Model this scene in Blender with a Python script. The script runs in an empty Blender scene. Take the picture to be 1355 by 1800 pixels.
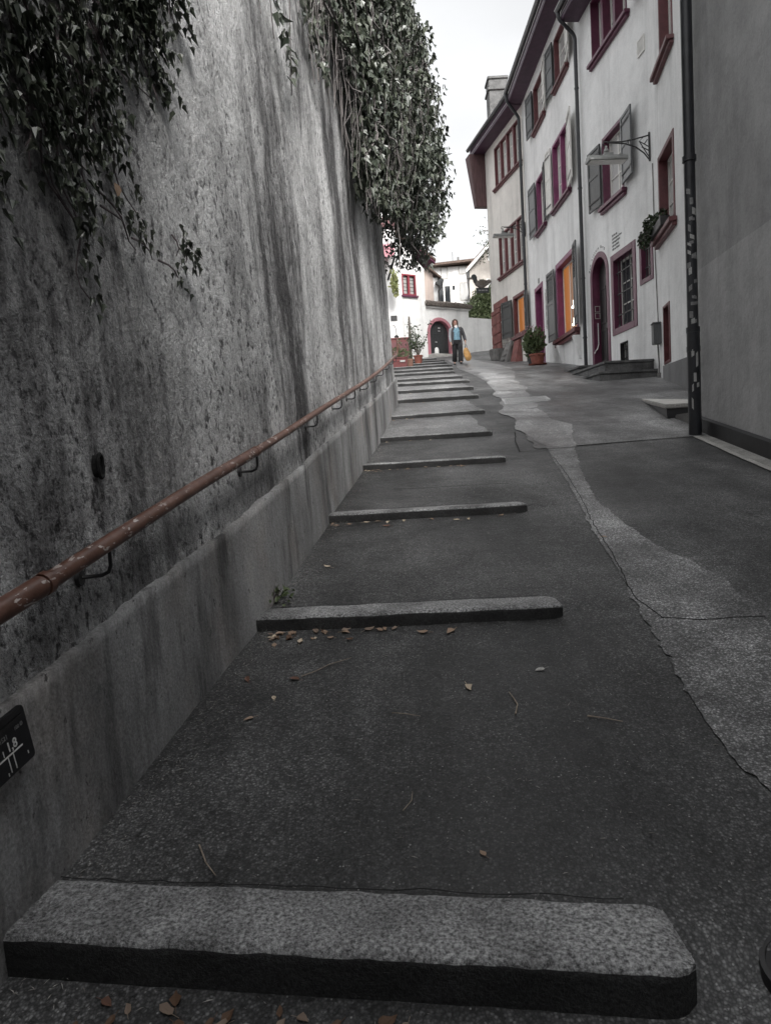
import bpy, bmesh, math, random
import numpy as np
from mathutils import Vector, Matrix, noise
random.seed(7); rng = np.random.default_rng(11)
SC = bpy.context.scene
COL = SC.collection
R = math.radians
def V(*a): return Vector(a)
def ss(a, b, x):
    t = min(1.0, max(0.0, (x-a)/(b-a))); return t*t*(3-2*t)
def lerp(a, b, t): return a+(b-a)*t

# ------------------------------------------------------------------ materials
def new_mat(name):
    m = bpy.data.materials.new(name); m.use_nodes = True
    nt = m.node_tree; b = nt.nodes['Principled BSDF']
    return m, nt, b
def N(nt, typ, **kw):
    n = nt.nodes.new(typ)
    for k, v in kw.items():
        if k in n.inputs: n.inputs[k].default_value = v
        else: setattr(n, k, v)
    return n
def coords(nt, scale=(1, 1, 1)):
    g = N(nt, 'ShaderNodeNewGeometry'); mp = N(nt, 'ShaderNodeMapping')
    mp.inputs['Scale'].default_value = scale
    nt.links.new(g.outputs['Position'], mp.inputs['Vector'])
    return mp.outputs['Vector']
def nz(nt, scale, detail=4, rough=.6, stretch=(1, 1, 1)):
    n = N(nt, 'ShaderNodeTexNoise', Scale=scale, Detail=detail, Roughness=rough)
    nt.links.new(coords(nt, stretch), n.inputs['Vector']); return n.outputs['Fac']
def ramp(nt, fac, stops):
    r = N(nt, 'ShaderNodeValToRGB'); e = r.color_ramp.elements
    while len(e) < len(stops): e.new(.5)
    for el, (p, c) in zip(e, stops):
        el.position = p; el.color = (c, c, c, 1) if not hasattr(c, '__len__') else (*c, 1)
    nt.links.new(fac, r.inputs['Fac']); return r.outputs['Color']
def mix(nt, a, b, fac, blend='MIX'):
    m = N(nt, 'ShaderNodeMix', data_type='RGBA', blend_type=blend)
    def put(sock, v):
        if hasattr(v, 'is_linked') or isinstance(v, bpy.types.NodeSocket): nt.links.new(v, sock)
        elif isinstance(v, (int, float)): sock.default_value = v if sock.type == 'VALUE' else (v, v, v, 1)
        else: sock.default_value = (*v, 1)
    put(m.inputs[0], fac); put(m.inputs[6], a); put(m.inputs[7], b)
    return m.outputs[2]
def bump(nt, b, h, strength, dist, prev=None):
    n = N(nt, 'ShaderNodeBump', Strength=strength, Distance=dist)
    nt.links.new(h, n.inputs['Height'])
    if prev is not None: nt.links.new(prev, n.inputs['Normal'])
    nt.links.new(n.outputs['Normal'], b.inputs['Normal']); return n.outputs['Normal']
def simple(name, col, rough=.6, var=.25, scale=6, bs=40, bst=.25, bd=.004, metal=0, spec=.5, fine=0, stretch=(1, 1, 1)):
    """colour with two octaves of variation and a bump"""
    m, nt, b = new_mat(name)
    f = nz(nt, scale, 5, .65, stretch)
    lo = tuple(c*(1-var) for c in col); hi = tuple(min(1, c*(1+var)) for c in col)
    c = ramp(nt, f, [(.3, lo), (.7, hi)])
    if fine:
        g = ramp(nt, nz(nt, fine, 2, .6), [(.35, .72), (.65, 1.22)])
        c = mix(nt, c, g, 1.0, 'MULTIPLY')
    nt.links.new(c, b.inputs['Base Color'])
    b.inputs['Roughness'].default_value = rough; b.inputs['Metallic'].default_value = metal
    b.inputs['Specular IOR Level'].default_value = spec
    if bst: bump(nt, b, nz(nt, bs, 4, .6), bst, bd)
    return m
def emit(name, col, s, var=.3, scale=3):
    m, nt, b = new_mat(name)
    c = ramp(nt, nz(nt, scale, 4, .6, (1, 1, .3)), [(.3, tuple(x*(1-var) for x in col)), (.7, col)])
    b.inputs['Base Color'].default_value = tuple(x*.15 for x in col)+(1,); nt.links.new(c, b.inputs['Emission Color'])
    b.inputs['Emission Strength'].default_value = s; b.inputs['Roughness'].default_value = .35
    return m
def m_asphalt(name, lo, hi, speck=.35, sz=125, rough=.62, blotch=.8):
    m, nt, b = new_mat(name)
    base = ramp(nt, nz(nt, blotch, 8, .72), [(.32, lo), (.5, lo*.6+hi*.4), (.68, hi)])
    damp = ramp(nt, nz(nt, .45, 6, .7), [(.36, .62), (.5, 1.)])
    base = mix(nt, base, damp, 1.0, 'MULTIPLY')
    base = mix(nt, base, ramp(nt, nz(nt, 1.3, 6, .68, (1, .22, .22)), [(.34, .62), (.5, 1.), (.66, 1.5)]), 1.0, 'MULTIPLY')
    vo = N(nt, 'ShaderNodeTexVoronoi', Scale=sz); nt.links.new(coords(nt), vo.inputs['Vector'])
    sep = N(nt, 'ShaderNodeSeparateColor'); nt.links.new(vo.outputs['Color'], sep.inputs['Color'])
    grain = ramp(nt, sep.outputs['Red'], [(0., .45), (.5, .85), (.85, 1.5), (1., 2.3)])     # mixed aggregate
    shape = ramp(nt, vo.outputs['Distance'], [(.25, 1.), (.6, .45)])
    c = mix(nt, base, mix(nt, grain, shape, 1.0, 'MULTIPLY'), 1.0, 'MULTIPLY')
    pick = ramp(nt, sep.outputs['Green'], [(.975, 0.), (.99, .55)]); near = ramp(nt, vo.outputs['Distance'], [(.25, 1.), (.4, 0.)])
    c = mix(nt, c, (speck, speck, speck*.96), mix(nt, pick, near, 1.0, 'MULTIPLY'))
    nt.links.new(c, b.inputs['Base Color'])
    rr = ramp(nt, nz(nt, .9, 5, .65), [(.35, rough-.14), (.7, rough+.12)])
    nt.links.new(rr, b.inputs['Roughness']); b.inputs['Specular IOR Level'].default_value = .5
    p = bump(nt, b, vo.outputs['Distance'], -.7, .008); p = bump(nt, b, nz(nt, 7, 5, .65), .5, .03, p); bump(nt, b, nz(nt, 160, 2, .7), .4, .004, p)
    return m
def m_stucco():
    m, nt, b = new_mat('weathered_stucco')
    def thr(f, a, c, lo=0., hi=1.): return ramp(nt, f, [(a, lo), (c, hi)])
    blot = nz(nt, .8, 7, .68); streak = nz(nt, 1.5, 7, .68, (1.2, 1.2, .16))
    s = mix(nt, thr(streak, .34, .64), thr(blot, .36, .64), .5)
    c = ramp(nt, s, [(.05, .16), (.36, .44), (.64, .7), (.95, .85)])
    runs = nz(nt, .9, 8, .7, (1.5, 1.5, .3))                       # dark run-off stains
    c = mix(nt, c, (.055, .053, .055), thr(runs, .49, .62, 0., .92))
    spot = nz(nt, 26, 5, .7, (1, 1, .7)); area = nz(nt, 1.7, 5, .65, (1, 1, .5))
    k = mix(nt, thr(spot, .37, .48, .88, 0.), thr(area, .36, .56, .3, 1.), 1.0, 'MULTIPLY')
    c = mix(nt, c, (.035, .034, .036), k)                             # darker where the relief dips into pits
    light = mix(nt, thr(spot, .58, .68), thr(area, .45, .6, 1., .2), 1.0, 'MULTIPLY')
    c = mix(nt, c, (.62, .61, .59), mix(nt, light, .55, 1.0, 'MULTIPLY'))
    grain = nz(nt, 75, 3, .75)
    c = mix(nt, c, ramp(nt, grain, [(.3, .66), (.5, .97), (.7, 1.28)]), 1.0, 'MULTIPLY')
    nt.links.new(c, b.inputs['Base Color']); b.inputs['Roughness'].default_value = .93
    b.inputs['Specular IOR Level'].default_value = .25
    p = bump(nt, b, nz(nt, 5, 4, .6), .6, .04); p = bump(nt, b, spot, 1.0, .035, p); bump(nt, b, grain, .8, .01, p)
    return m
def m_cement():
    m, nt, b = new_mat('smooth_cement')
    def thr(f, a, c, lo=0., hi=1.): return ramp(nt, f, [(a, lo), (c, hi)])
    s = nz(nt, 1.2, 7, .66, (1.2, 1.2, .5))
    c = ramp(nt, s, [(.3, .1), (.5, .27), (.72, .45)])
    runs = nz(nt, 2.2, 6, .66, (1.6, 1.6, .25)); c = mix(nt, c, (.04, .039, .04), thr(runs, .5, .64, 0., .88))
    pits = nz(nt, 24, 4, .7, (1, 1, .6)); c = mix(nt, c, (.03, .028, .028), thr(pits, .3, .37, .9, 0.))
    c = mix(nt, c, thr(nz(nt, 90, 3, .7), .32, .68, .7, 1.3), 1.0, 'MULTIPLY')
    warm = ramp(nt, nz(nt, 2.3, 4, .6), [(.5, (1, 1, 1)), (.75, (1.05, .98, .93))])
    c = mix(nt, c, warm, 1.0, 'MULTIPLY')
    nt.links.new(c, b.inputs['Base Color']); b.inputs['Roughness'].default_value = .85
    p = bump(nt, b, nz(nt, 4, 4, .6), .35, .03); p = bump(nt, b, pits, .5, .015, p); bump(nt, b, nz(nt, 110, 2, .6), .4, .004, p)
    return m
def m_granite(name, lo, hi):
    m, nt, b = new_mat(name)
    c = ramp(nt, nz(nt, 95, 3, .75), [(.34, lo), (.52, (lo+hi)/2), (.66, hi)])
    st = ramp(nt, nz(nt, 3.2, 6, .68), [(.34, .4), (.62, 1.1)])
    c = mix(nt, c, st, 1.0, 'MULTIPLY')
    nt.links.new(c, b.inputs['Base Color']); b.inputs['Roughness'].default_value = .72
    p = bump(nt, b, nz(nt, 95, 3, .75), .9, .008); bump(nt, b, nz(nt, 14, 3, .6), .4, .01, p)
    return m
def m_rust():
    m, nt, b = new_mat('worn_brown_paint')
    f = nz(nt, 9, 5, .7)
    c = ramp(nt, f, [(.3, (.08, .034, .022)), (.55, (.145, .07, .05)), (.75, (.21, .115, .085))])
    chip = ramp(nt, nz(nt, 42, 3, .6, (1, .35, 1)), [(.6, 0.), (.63, 1.)])
    zone = ramp(nt, nz(nt, 1.6, 3, .5), [(.4, 0.), (.55, 1.)])
    c = mix(nt, c, (.55, .5, .47), mix(nt, chip, zone, 1.0, 'MULTIPLY'))
    nt.links.new(c, b.inputs['Base Color']); b.inputs['Roughness'].default_value = .38
    bump(nt, b, nz(nt, 60, 3, .6), .25, .003)
    return m
def m_plaster(name, col, dirt=.18, mott=.9):
    m, nt, b = new_mat(name)
    c = ramp(nt, nz(nt, .55, 6, .62, (1, 1, .45)), [(.3, tuple(x*(1-dirt) for x in col)), (.62, col)])
    g = ramp(nt, nz(nt, 2.6, 6, .7), [(.3, mott), (.58, 1.02)])
    c = mix(nt, c, g, 1.0, 'MULTIPLY')
    ru = ramp(nt, nz(nt, 1.4, 6, .68, (1.5, 1.5, .12)), [(.5, 1.), (.68, .8)]); c = mix(nt, c, ru, 1.0, 'MULTIPLY')
    fl = ramp(nt, nz(nt, 45, 2, .7), [(.3, .9), (.6, 1.04)])
    c = mix(nt, c, fl, 1.0, 'MULTIPLY')
    nt.links.new(c, b.inputs['Base Color']); b.inputs['Roughness'].default_value = .9
    b.inputs['Specular IOR Level'].default_value = .3
    p = bump(nt, b, nz(nt, 3.2, 5, .65), .6, .04); bump(nt, b, nz(nt, 45, 4, .65), .3, .006, p)
    return m
def m_leaf(name, cols, rough=.4, trans=.12):
    m, nt, b = new_mat(name)
    g = N(nt, 'ShaderNodeNewGeometry')
    c = ramp(nt, g.outputs['Random Per Island'], [(i/(len(cols)-1), k) for i, k in enumerate(cols)])
    nt.links.new(c, b.inputs['Base Color']); b.inputs['Roughness'].default_value = rough
    b.inputs['Specular IOR Level'].default_value = .5
    return m
def m_glass(name, col=(.02, .022, .024), rough=.06):
    m, nt, b = new_mat(name)
    c = ramp(nt, nz(nt, .9, 3, .5, (1, 1, .4)), [(.35, col), (.7, tuple(x*2.4 for x in col))])
    nt.links.new(c, b.inputs['Base Color']); b.inputs['Roughness'].default_value = rough
    bump(nt, b, nz(nt, 2.5, 2, .5), .04, .02)
    return m
M = {}
M['asphalt'] = m_asphalt('dark_asphalt', .034, .19, .5)
M['worn'] = m_asphalt('worn_grey_asphalt', .1, .36, .5, 105, .48)
M['stream'] = m_asphalt('pale_lane_band', .24, .56, .6, 110, .45, 1.8)  # paler, smoother band up the middle of the lane
M['tread'] = m_asphalt('lit_tread_asphalt', .09, .34, .5, 75, .5)
M['strip'] = m_asphalt('pale_concrete_band', .13, .44, .55, 125, .58, 2.6)
M['stucco'] = m_stucco(); M['cement'] = m_cement()
M['granite'] = m_granite('hammered_granite', .06, .58)
M['granite_dark'] = m_granite('dark_granite', .05, .22)
M['shaded_front'] = m_granite('shaded_granite_front', .012, .05)
M['stone'] = simple('grey_stone', (.17, .165, .16), .8, .35, 4, 40, .5, .01, fine=90)
M['stone_pale'] = simple('pale_stone', (.4, .39, .37), .8, .25, 5, 40, .4, .008, fine=80)
M['concrete'] = simple('pale_concrete', (.3, .295, .28), .85, .3, 6, 40, .4, .008, fine=90)
M['rail'] = m_rust()
M['iron'] = simple('black_iron', (.022, .021, .022), .5, .4, 20, 60, .2, .003)
M['pipe'] = simple('dark_pipe_paint', (.02, .021, .025), .42, .35, 8, 40, .15, .003)
M['plaster'] = m_plaster('white_lime_plaster', (.82, .82, .815))
M['plaster_warm'] = m_plaster('cream_lime_plaster', (.75, .725, .685))
M['plaster_grey'] = m_plaster('grey_plaster', (.46, .46, .463), .42, .8)
M['plaster_dado'] = m_plaster('grey_plaster_lower', (.56, .56, .563), .38, .82)
M['plaster_mid'] = m_plaster('grey_base_plaster', (.22, .22, .222), .3)
M['white'] = m_plaster('bright_white_render', (.8, .8, .79), .12)
M['pink_wall'] = m_plaster('pale_pink_render', (.6, .5, .45), .12)
M['cream'] = m_plaster('pale_cream_render', (.6, .555, .51), .1)
M['bitumen'] = simple('black_base_coat', (.018, .018, .02), .55, .4, 5, 40, .3, .005)
M['purple'] = simple('oxblood_paint', (.1, .024, .052), .45, .25, 5, 50, .2, .003)
M['magenta'] = simple('magenta_purple_paint', (.17, .036, .1), .45, .25, 5, 50, .2, .003)
M['redbrown'] = simple('red_brown_paint', (.115, .036, .04), .5, .28, 5, 50, .25, .003)
M['brightred'] = simple('bright_red_paint', (.24, .04, .055), .45, .2, 5, 50, .2, .003)
M['pinkstone'] = simple('pink_painted_stone', (.46, .2, .235), .6, .12, 5, 50, .2, .004)
M['eave'] = simple('dark_plum_boards', (.062, .03, .054), .5, .35, 4, 50, .3, .004, stretch=(1, 1, 4))
M['eave_red'] = simple('brown_boards', (.08, .04, .042), .65, .4, 6, 50, .4, .006, stretch=(3, 3, .4))
M['roof'] = simple('old_roof_tiles', (.11, .075, .06), .8, .45, 9, 12, .7, .03)
M['tile_grey'] = simple('mossy_roof_tiles', (.15, .13, .115), .85, .6, 14, 16, .8, .03)
M['shut_dark'] = simple('dark_green_grey_shutter_paint', (.03, .033, .034), .45, .35, 9, 50, .25, .003, stretch=(3, 3, .5))
M['shut_grey'] = simple('slate_grey_shutter_paint', (.1, .105, .108), .45, .3, 9, 50, .25, .003, stretch=(3, 3, .5))
M['shut_pale'] = simple('weathered_pale_shutter_paint', (.62, .61, .58), .55, .3, 11, 50, .35, .003, stretch=(4, 4, .5))
M['sash'] = simple('white_sash_paint', (.68, .67, .64), .45, .12, 8, 50, .15, .002)
M['glass'] = m_glass('dark_glass'); M['glass_pale'] = m_glass('curtained_glass', (.3, .3, .295), .12)
M['lit'] = emit('lit_amber_room', (.55, .19, .035), .2, .3, 2.5)
M['lit_brown'] = emit('lit_wood_panel', (.38, .15, .045), .19, .5, 2.5)
M['lamp_glow'] = emit('lamp_glow', (1, .93, .8), 1.6, .05)
M['door_dark'] = simple('dark_door_wood', (.02, .017, .018), .45, .4, 8, 40, .3, .004, stretch=(5, 5, .5))
M['gate_wood'] = simple('dark_grey_gate_boards', (.032, .034, .036), .5, .35, 8, 40, .35, .005, stretch=(5, 5, .5))
M['steel'] = simple('lamp_steel', (.2, .205, .2), .45, .3, 9, 60, .2, .002, metal=.4)
M['galv'] = simple('galvanised_steel', (.5, .5, .5), .45, .25, 14, 60, .2, .002, metal=.3)
M['terracotta'] = simple('terracotta', (.2, .065, .045), .75, .3, 8, 50, .3, .004)
M['clay'] = simple('weathered_clay', (.22, .12, .09), .85, .35, 10, 50, .3, .004)
M['maroon'] = simple('maroon_boards', (.13, .035, .035), .6, .35, 7, 50, .3, .004, stretch=(.5, 2, 4))
M['sandstone'] = simple('red_sandstone', (.19, .075, .068), .85, .4, 4, 30, .6, .015, fine=70)
M['wood'] = simple('grey_old_wood', (.1, .085, .07), .85, .45, 6, 40, .5, .006, stretch=(5, 5, .4))
M['paper'] = simple('pale_paper', (.36, .36, .35), .7, .25, 40, 60, .1, .001)
M['paper_grey'] = simple('grey_paper', (.2, .2, .2), .7, .4, 60, 60, .1, .001)
M['ink'] = simple('dark_ink', (.05, .048, .05), .8, .3, 30, 60, .1, .001)
M['chalk'] = simple('white_marking', (.72, .72, .7), .6, .15, 30, 60, .1, .001)
M['dim_mark'] = simple('dull_grey_marking', (.2, .2, .2), .6, .3, 50, 60, .1, .001)
M['plate'] = simple('black_enamel', (.018, .018, .02), .35, .3, 20, 60, .15, .002)
M['hole'] = simple('hole_dark', (.008, .008, .008), .9, .2)
M['ivy'] = m_leaf('ivy_leaf', [(.022, .03, .022), (.05, .06, .042), (.032, .042, .03), (.075, .085, .06), (.035, .044, .032), (.1, .11, .085), (.06, .07, .05)], .36)
M['ivy_dark'] = m_leaf('shaded_ivy_leaf', [(.03, .038, .028), (.065, .078, .054), (.045, .055, .038), (.12, .13, .1), (.04, .05, .036), (.08, .088, .066)], .33)
M['ivy_stem'] = simple('ivy_stem', (.13, .105, .11), .8, .45, 12, 60, .3, .003)
M['vine_root'] = simple('dead_vine_stem', (.13, .118, .115), .85, .45, 9, 60, .3, .003)
M['bush'] = m_leaf('bush_leaf', [(.1, .14, .06), (.24, .3, .15), (.15, .2, .09), (.36, .4, .24), (.18, .24, .11)], .45)
M['shrub'] = m_leaf('shrub_leaf', [(.018, .03, .014), (.045, .065, .03), (.03, .045, .02), (.06, .085, .04)], .45)
M['creeper'] = m_leaf('creeper_leaf', [(.17, .19, .07), (.24, .25, .1), (.12, .15, .05), (.3, .3, .15)], .5)
M['fern'] = m_leaf('grassy_leaf', [(.05, .07, .03), (.1, .13, .06), (.07, .1, .04)], .5)
M['flower'] = m_leaf('pink_petal', [(.36, .16, .22), (.45, .3, .33), (.26, .1, .16)], .6)
M['dry'] = m_leaf('dry_leaf', [(.12, .075, .055), (.24, .17, .13), (.17, .115, .085), (.34, .28, .22), (.09, .058, .045)], .6)
M['dry_dark'] = m_leaf('dark_dry_leaf', [(.09, .05, .03), (.13, .075, .045)], .7)
M['dry_pale'] = m_leaf('pale_dry_leaf', [(.5, .42, .32), (.55, .45, .33)], .6)
M['dry_tan'] = m_leaf('tan_dry_leaf', [(.3, .21, .15), (.33, .23, .16)], .6)
M['dry_brown'] = m_leaf('brown_dry_leaf', [(.14, .072, .05), (.16, .085, .06)], .6)
M['twig'] = simple('dry_twig', (.3, .25, .2), .8, .4, 30, 60, .2, .002)
M['grit'] = m_leaf('grit', [(.3, .29, .27), (.5, .48, .45), (.2, .18, .16)], .8)
M['skin'] = simple('skin', (.5, .3, .23), .55, .08, 10, 50, .05, .001)
M['hair'] = simple('brown_hair', (.05, .028, .02), .45, .4, 30, 60, .4, .004, stretch=(6, 6, 1))
M['top_blue'] = simple('blue_print_fabric', (.17, .3, .38), .8, .4, 14, 90, .2, .002)
M['cardigan'] = simple('charcoal_knit', (.06, .06, .065), .9, .3, 20, 120, .4, .003)
M['sleeve'] = simple('grey_knit', (.3, .31, .33), .9, .25, 20, 120, .4, .003)
M['trousers'] = simple('black_fabric', (.014, .014, .016), .85, .3, 12, 90, .2, .002)
M['shoe'] = simple('black_leather', (.02, .02, .02), .5, .3, 20, 60, .1, .001)
M['scarf'] = simple('white_shirt', (.65, .63, .62), .8, .15, 15, 90, .2, .002)
M['bag'] = simple('ochre_bag_fabric', (.5, .28, .1), .65, .35, 7, 60, .35, .006)
M['duck_body'] = simple('grey_brown_painted_tin', (.12, .105, .095), .6, .5, 9, 50, .2, .003)

# ------------------------------------------------------------------ mesh builder
ORG = {}
class MB:
    def __init__(s): s.v = []; s.f = []
    def add(s, vs, fs):
        o = len(s.v); s.v += [tuple(p) for p in vs]; s.f += [tuple(i+o for i in f) for f in fs]; return s
    def hexa(s, c):   # 4 bottom, 4 top, both counter-clockwise
        return s.add(c, [(3, 2, 1, 0), (4, 5, 6, 7), (0, 1, 5, 4), (1, 2, 6, 5), (2, 3, 7, 6), (3, 0, 4, 7)])
    def box(s, x0, x1, y0, y1, z0, z1):
        return s.hexa([(x0, y0, z0), (x1, y0, z0), (x1, y1, z0), (x0, y1, z0), (x0, y0, z1), (x1, y0, z1), (x1, y1, z1), (x0, y1, z1)])
    def fbox(s, fr, s0, s1, n0, n1, z0, z1):
        return s.hexa([fr(s0, n0, z0), fr(s1, n0, z0), fr(s1, n1, z0), fr(s0, n1, z0), fr(s0, n0, z1), fr(s1, n0, z1), fr(s1, n1, z1), fr(s0, n1, z1)])
    def prism(s, poly, off):   # polygon (3-D points) pushed along off
        n = len(poly); q = [Vector(p)+off for p in poly]
        return s.add(list(poly)+q, [tuple(range(n))[::-1], tuple(range(n, 2*n))]+[(i, (i+1) % n, (i+1) % n+n, i+n) for i in range(n)])
    def tube(s, path, r, n=8, cap=True):
        path = [Vector(p) for p in path]; rs = r if hasattr(r, '__len__') else [r]*len(path)
        rings = []; up = None
        for i, p in enumerate(path):
            t = (path[min(i+1, len(path)-1)]-path[max(i-1, 0)])
            t = t.normalized() if t.length > 1e-9 else Vector((0, 0, 1))
            if up is None: up = t.orthogonal().normalized()
            else:
                up = up-t*up.dot(t); up = up.normalized() if up.length > 1e-6 else t.orthogonal().normalized()
            w = t.cross(up)
            rings.append([p+(up*math.cos(2*math.pi*k/n)+w*math.sin(2*math.pi*k/n))*rs[i] for k in range(n)])
        vs = [q for ring in rings for q in ring]; fs = []
        for i in range(len(path)-1):
            for k in range(n): fs.append((i*n+k, i*n+(k+1) % n, (i+1)*n+(k+1) % n, (i+1)*n+k))
        if cap: fs += [tuple(range(n))[::-1], tuple(range((len(path)-1)*n, len(path)*n))]
        return s.add(vs, fs)
    def lathe(s, prof, c, n=16, sx=1, sy=1):
        c = Vector(c); vs = []; fs = []
        for r, z in prof: vs += [c+Vector((r*sx*math.cos(2*math.pi*k/n), r*sy*math.sin(2*math.pi*k/n), z)) for k in range(n)]
        for i in range(len(prof)-1):
            for k in range(n): fs.append((i*n+k, i*n+(k+1) % n, (i+1)*n+(k+1) % n, (i+1)*n+k))
        fs += [tuple(range(n))[::-1], tuple(range((len(prof)-1)*n, len(prof)*n))]
        return s.add(vs, fs)
    def loft(s, rings):   # rings of equal point count, closed
        n = len(rings[0]); vs = [p for r in rings for p in r]; fs = []
        for i in range(len(rings)-1):
            for k in range(n): fs.append((i*n+k, i*n+(k+1) % n, (i+1)*n+(k+1) % n, (i+1)*n+k))
        fs += [tuple(range(n))[::-1], tuple(range((len(rings)-1)*n, len(rings)*n))]
        return s.add(vs, fs)
    def build(s, name, mat, parent=None, loc=None, smooth=False, bev=0, seg=2):
        if parent is not None: org = ORG[parent.name]
        elif loc is not None: org = Vector(loc)
        else:
            a = np.array(s.v); org = Vector(((a[:, 0].min()+a[:, 0].max())/2, (a[:, 1].min()+a[:, 1].max())/2, a[:, 2].min()))
        me = bpy.data.meshes.new(name)
        a = np.array(s.v, dtype=np.float64)-np.array(org)
        me.from_pydata(a.tolist(), [], s.f); me.update()
        bm = bmesh.new(); bm.from_mesh(me)
        bmesh.ops.recalc_face_normals(bm, faces=bm.faces)
        if bev:
            bmesh.ops.bevel(bm, geom=[e for e in bm.edges if len(e.link_faces) == 2 and e.calc_face_angle() > .6], offset=bev, segments=seg, affect='EDGES', clamp_overlap=True)
        bm.to_mesh(me); bm.free()
        if smooth:
            me.shade_smooth()
            try: me.set_sharp_from_angle(angle=R(40))
            except Exception: pass
        return link(name, me, mat, parent, org)
def link(name, me, mat, parent, org):
    o = bpy.data.objects.new(name, me); COL.objects.link(o)
    me.materials.append(M[mat] if isinstance(mat, str) else mat)
    if parent is not None: o.parent = parent
    else: o.location = org
    ORG[o.name] = Vector(org)
    return o
def raw(name, verts, faces, mat, parent=None, loc=(0, 0, 0), smooth=False):
    """big meshes from numpy arrays (no normal recalculation)"""
    org = ORG[parent.name] if parent is not None else Vector(loc)
    me = bpy.data.meshes.new(name)
    me.from_pydata((np.asarray(verts)-np.array(org)).tolist(), [], faces if isinstance(faces, list) else faces.tolist()); me.update()
    if smooth: me.shade_smooth()
    return link(name, me, mat, parent, org)
def tag(o, label=None, cat=None, group=None, kind=None):
    if label: o['label'] = label
    if cat: o['category'] = cat
    if group: o['group'] = group
    if kind: o['kind'] = kind
    return o
def thing(name, label, cat, loc, group=None):
    o = bpy.data.objects.new(name, None); COL.objects.link(o); o.location = loc; o.empty_display_size = .2
    ORG[o.name] = Vector(loc); return tag(o, label, cat, group)
def struct(o): o['kind'] = 'structure'; return o
def copy_tree(o, parent=None):
    c = o.copy(); COL.objects.link(c)
    if parent is not None: c.parent = parent
    ORG[c.name] = ORG[o.name].copy()
    for ch in list(o.children): copy_tree(ch, c)
    return c
def text(name, body, mat, parent, pos, xdir, ydir, size, depth=.002, loc=None, align='LEFT', squeeze=1.0):
    cu = bpy.data.curves.new(name, 'FONT'); cu.body = body; cu.size = size; cu.extrude = depth; cu.align_x = align; cu.offset = size*.012
    tmp = bpy.data.objects.new('tmp', cu); COL.objects.link(tmp)
    dg = bpy.context.evaluated_depsgraph_get(); dg.update()
    me = bpy.data.meshes.new_from_object(tmp.evaluated_get(dg)); bpy.data.objects.remove(tmp)
    x = Vector(xdir).normalized()*squeeze; y = Vector(ydir).normalized(); z = x.normalized().cross(y).normalized()
    org = ORG[parent.name] if parent is not None else Vector(loc)
    mt = Matrix((( x.x, y.x, z.x, pos[0]-org.x), (x.y, y.y, z.y, pos[1]-org.y), (x.z, y.z, z.z, pos[2]-org.z), (0, 0, 0, 1)))
    me.transform(mt); me.name = name
    return link(name, me, mat, parent, org)

# leaf clouds -------------------------------------------------------
LEAF = {'ivy': (np.array([(0, 0), (.38, -.06), (.52, .3), (.25, .45), (0, 1), (-.25, .45), (-.52, .3), (-.38, -.06)]), [(0, 1, 2, 3, 4), (0, 4, 5, 6, 7)]),
        'oval': (np.array([(0, 0), (.24, .25), (.28, .55), (0, 1), (-.28, .55), (-.24, .25)]), [(0, 1, 2, 3), (0, 3, 4, 5)]),
        'blade': (np.array([(0, 0), (.06, .4), (0, 1), (-.06, .4)]), [(0, 1, 2), (0, 2, 3)])}
def leaves(pos, tip, nor, size, shape='ivy', fold=.22, curl=.25):
    """arrays -> verts, faces of folded leaves"""
    sh, fc = LEAF[shape]; n = len(pos)
    tip = tip/np.linalg.norm(tip, axis=1)[:, None]
    side = np.cross(tip, nor); side /= (np.linalg.norm(side, axis=1)[:, None]+1e-9)
    up = np.cross(side, tip)
    out = []
    for (x, y) in sh:
        h = fold*abs(x)*2-curl*(y-.3)**2
        out.append(pos+(side*x+tip*y+up*h)*size[:, None])
    v = np.stack(out, 1).reshape(-1, 3); k = len(sh)
    f = []
    for a in fc:
        f.append((np.arange(n)[:, None]*k+np.array(a)[None]).tolist())
    faces = [q for pair in zip(*f) for q in pair]
    return v, faces
def rnd(n, s=1.0): return rng.normal(size=(n, 3))*s

# ------------------------------------------------------------------ ground
K = 1.52
STEPS = [(-1.00, 1.65, .64, 1.41), (-.72, 3.55, .88, 3.41), (-.48, 5.52, 1.13, 5.38), (-.23, 7.52, 1.33, 7.36), (-.03, 9.33, 1.49, 9.15),
         (.17, 11.50, 1.75, 11.40), (.36, 13.91, 1.99, 13.70), (.43, 15.93, 2.15, 15.55), (.49, 17.91, 2.31, 17.37), (.52, 19.41, 2.33, 18.96),
         (.58, 21.68, 2.36, 20.95), (.63, 23.59, 2.49, 22.39), (1.45, 25.17, 2.68, 24.51), (1.72, 26.96, 2.68, 26.09), (1.88, 28.75, 2.75, 27.77), (2.0, 30.3, 2.6, 29.9)]
ST = []
for i, (a, b, c, d) in enumerate(STEPS):
    k = max(-.3, (d-b)/(c-a)); 
    xl = a-.04 if i < 7 else -.6
    ym = (b+d)/2; xm = (a+c)/2
    ST.append((xl, c, ym, xm, k))          # y(x) = ym + k (x-xm)
def ystep(i, x): xl, xr, ym, xm, k = ST[i]; return ym+k*(min(x, xr+.4)-xm)
def hki(i): return .078 if i == 0 else (.074 if i < 6 else .088)
def gplane(x, y):
    yy = max(-9.0, min(38.0, y)); xx = max(-6.0, min(10.0, x))
    z = -K+.1862*yy+.0219*xx
    z -= .2*ss(20, 29, y)*ss(3.2, 5.2, x)*(1-ss(31, 34.5, y))
    return z
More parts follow.
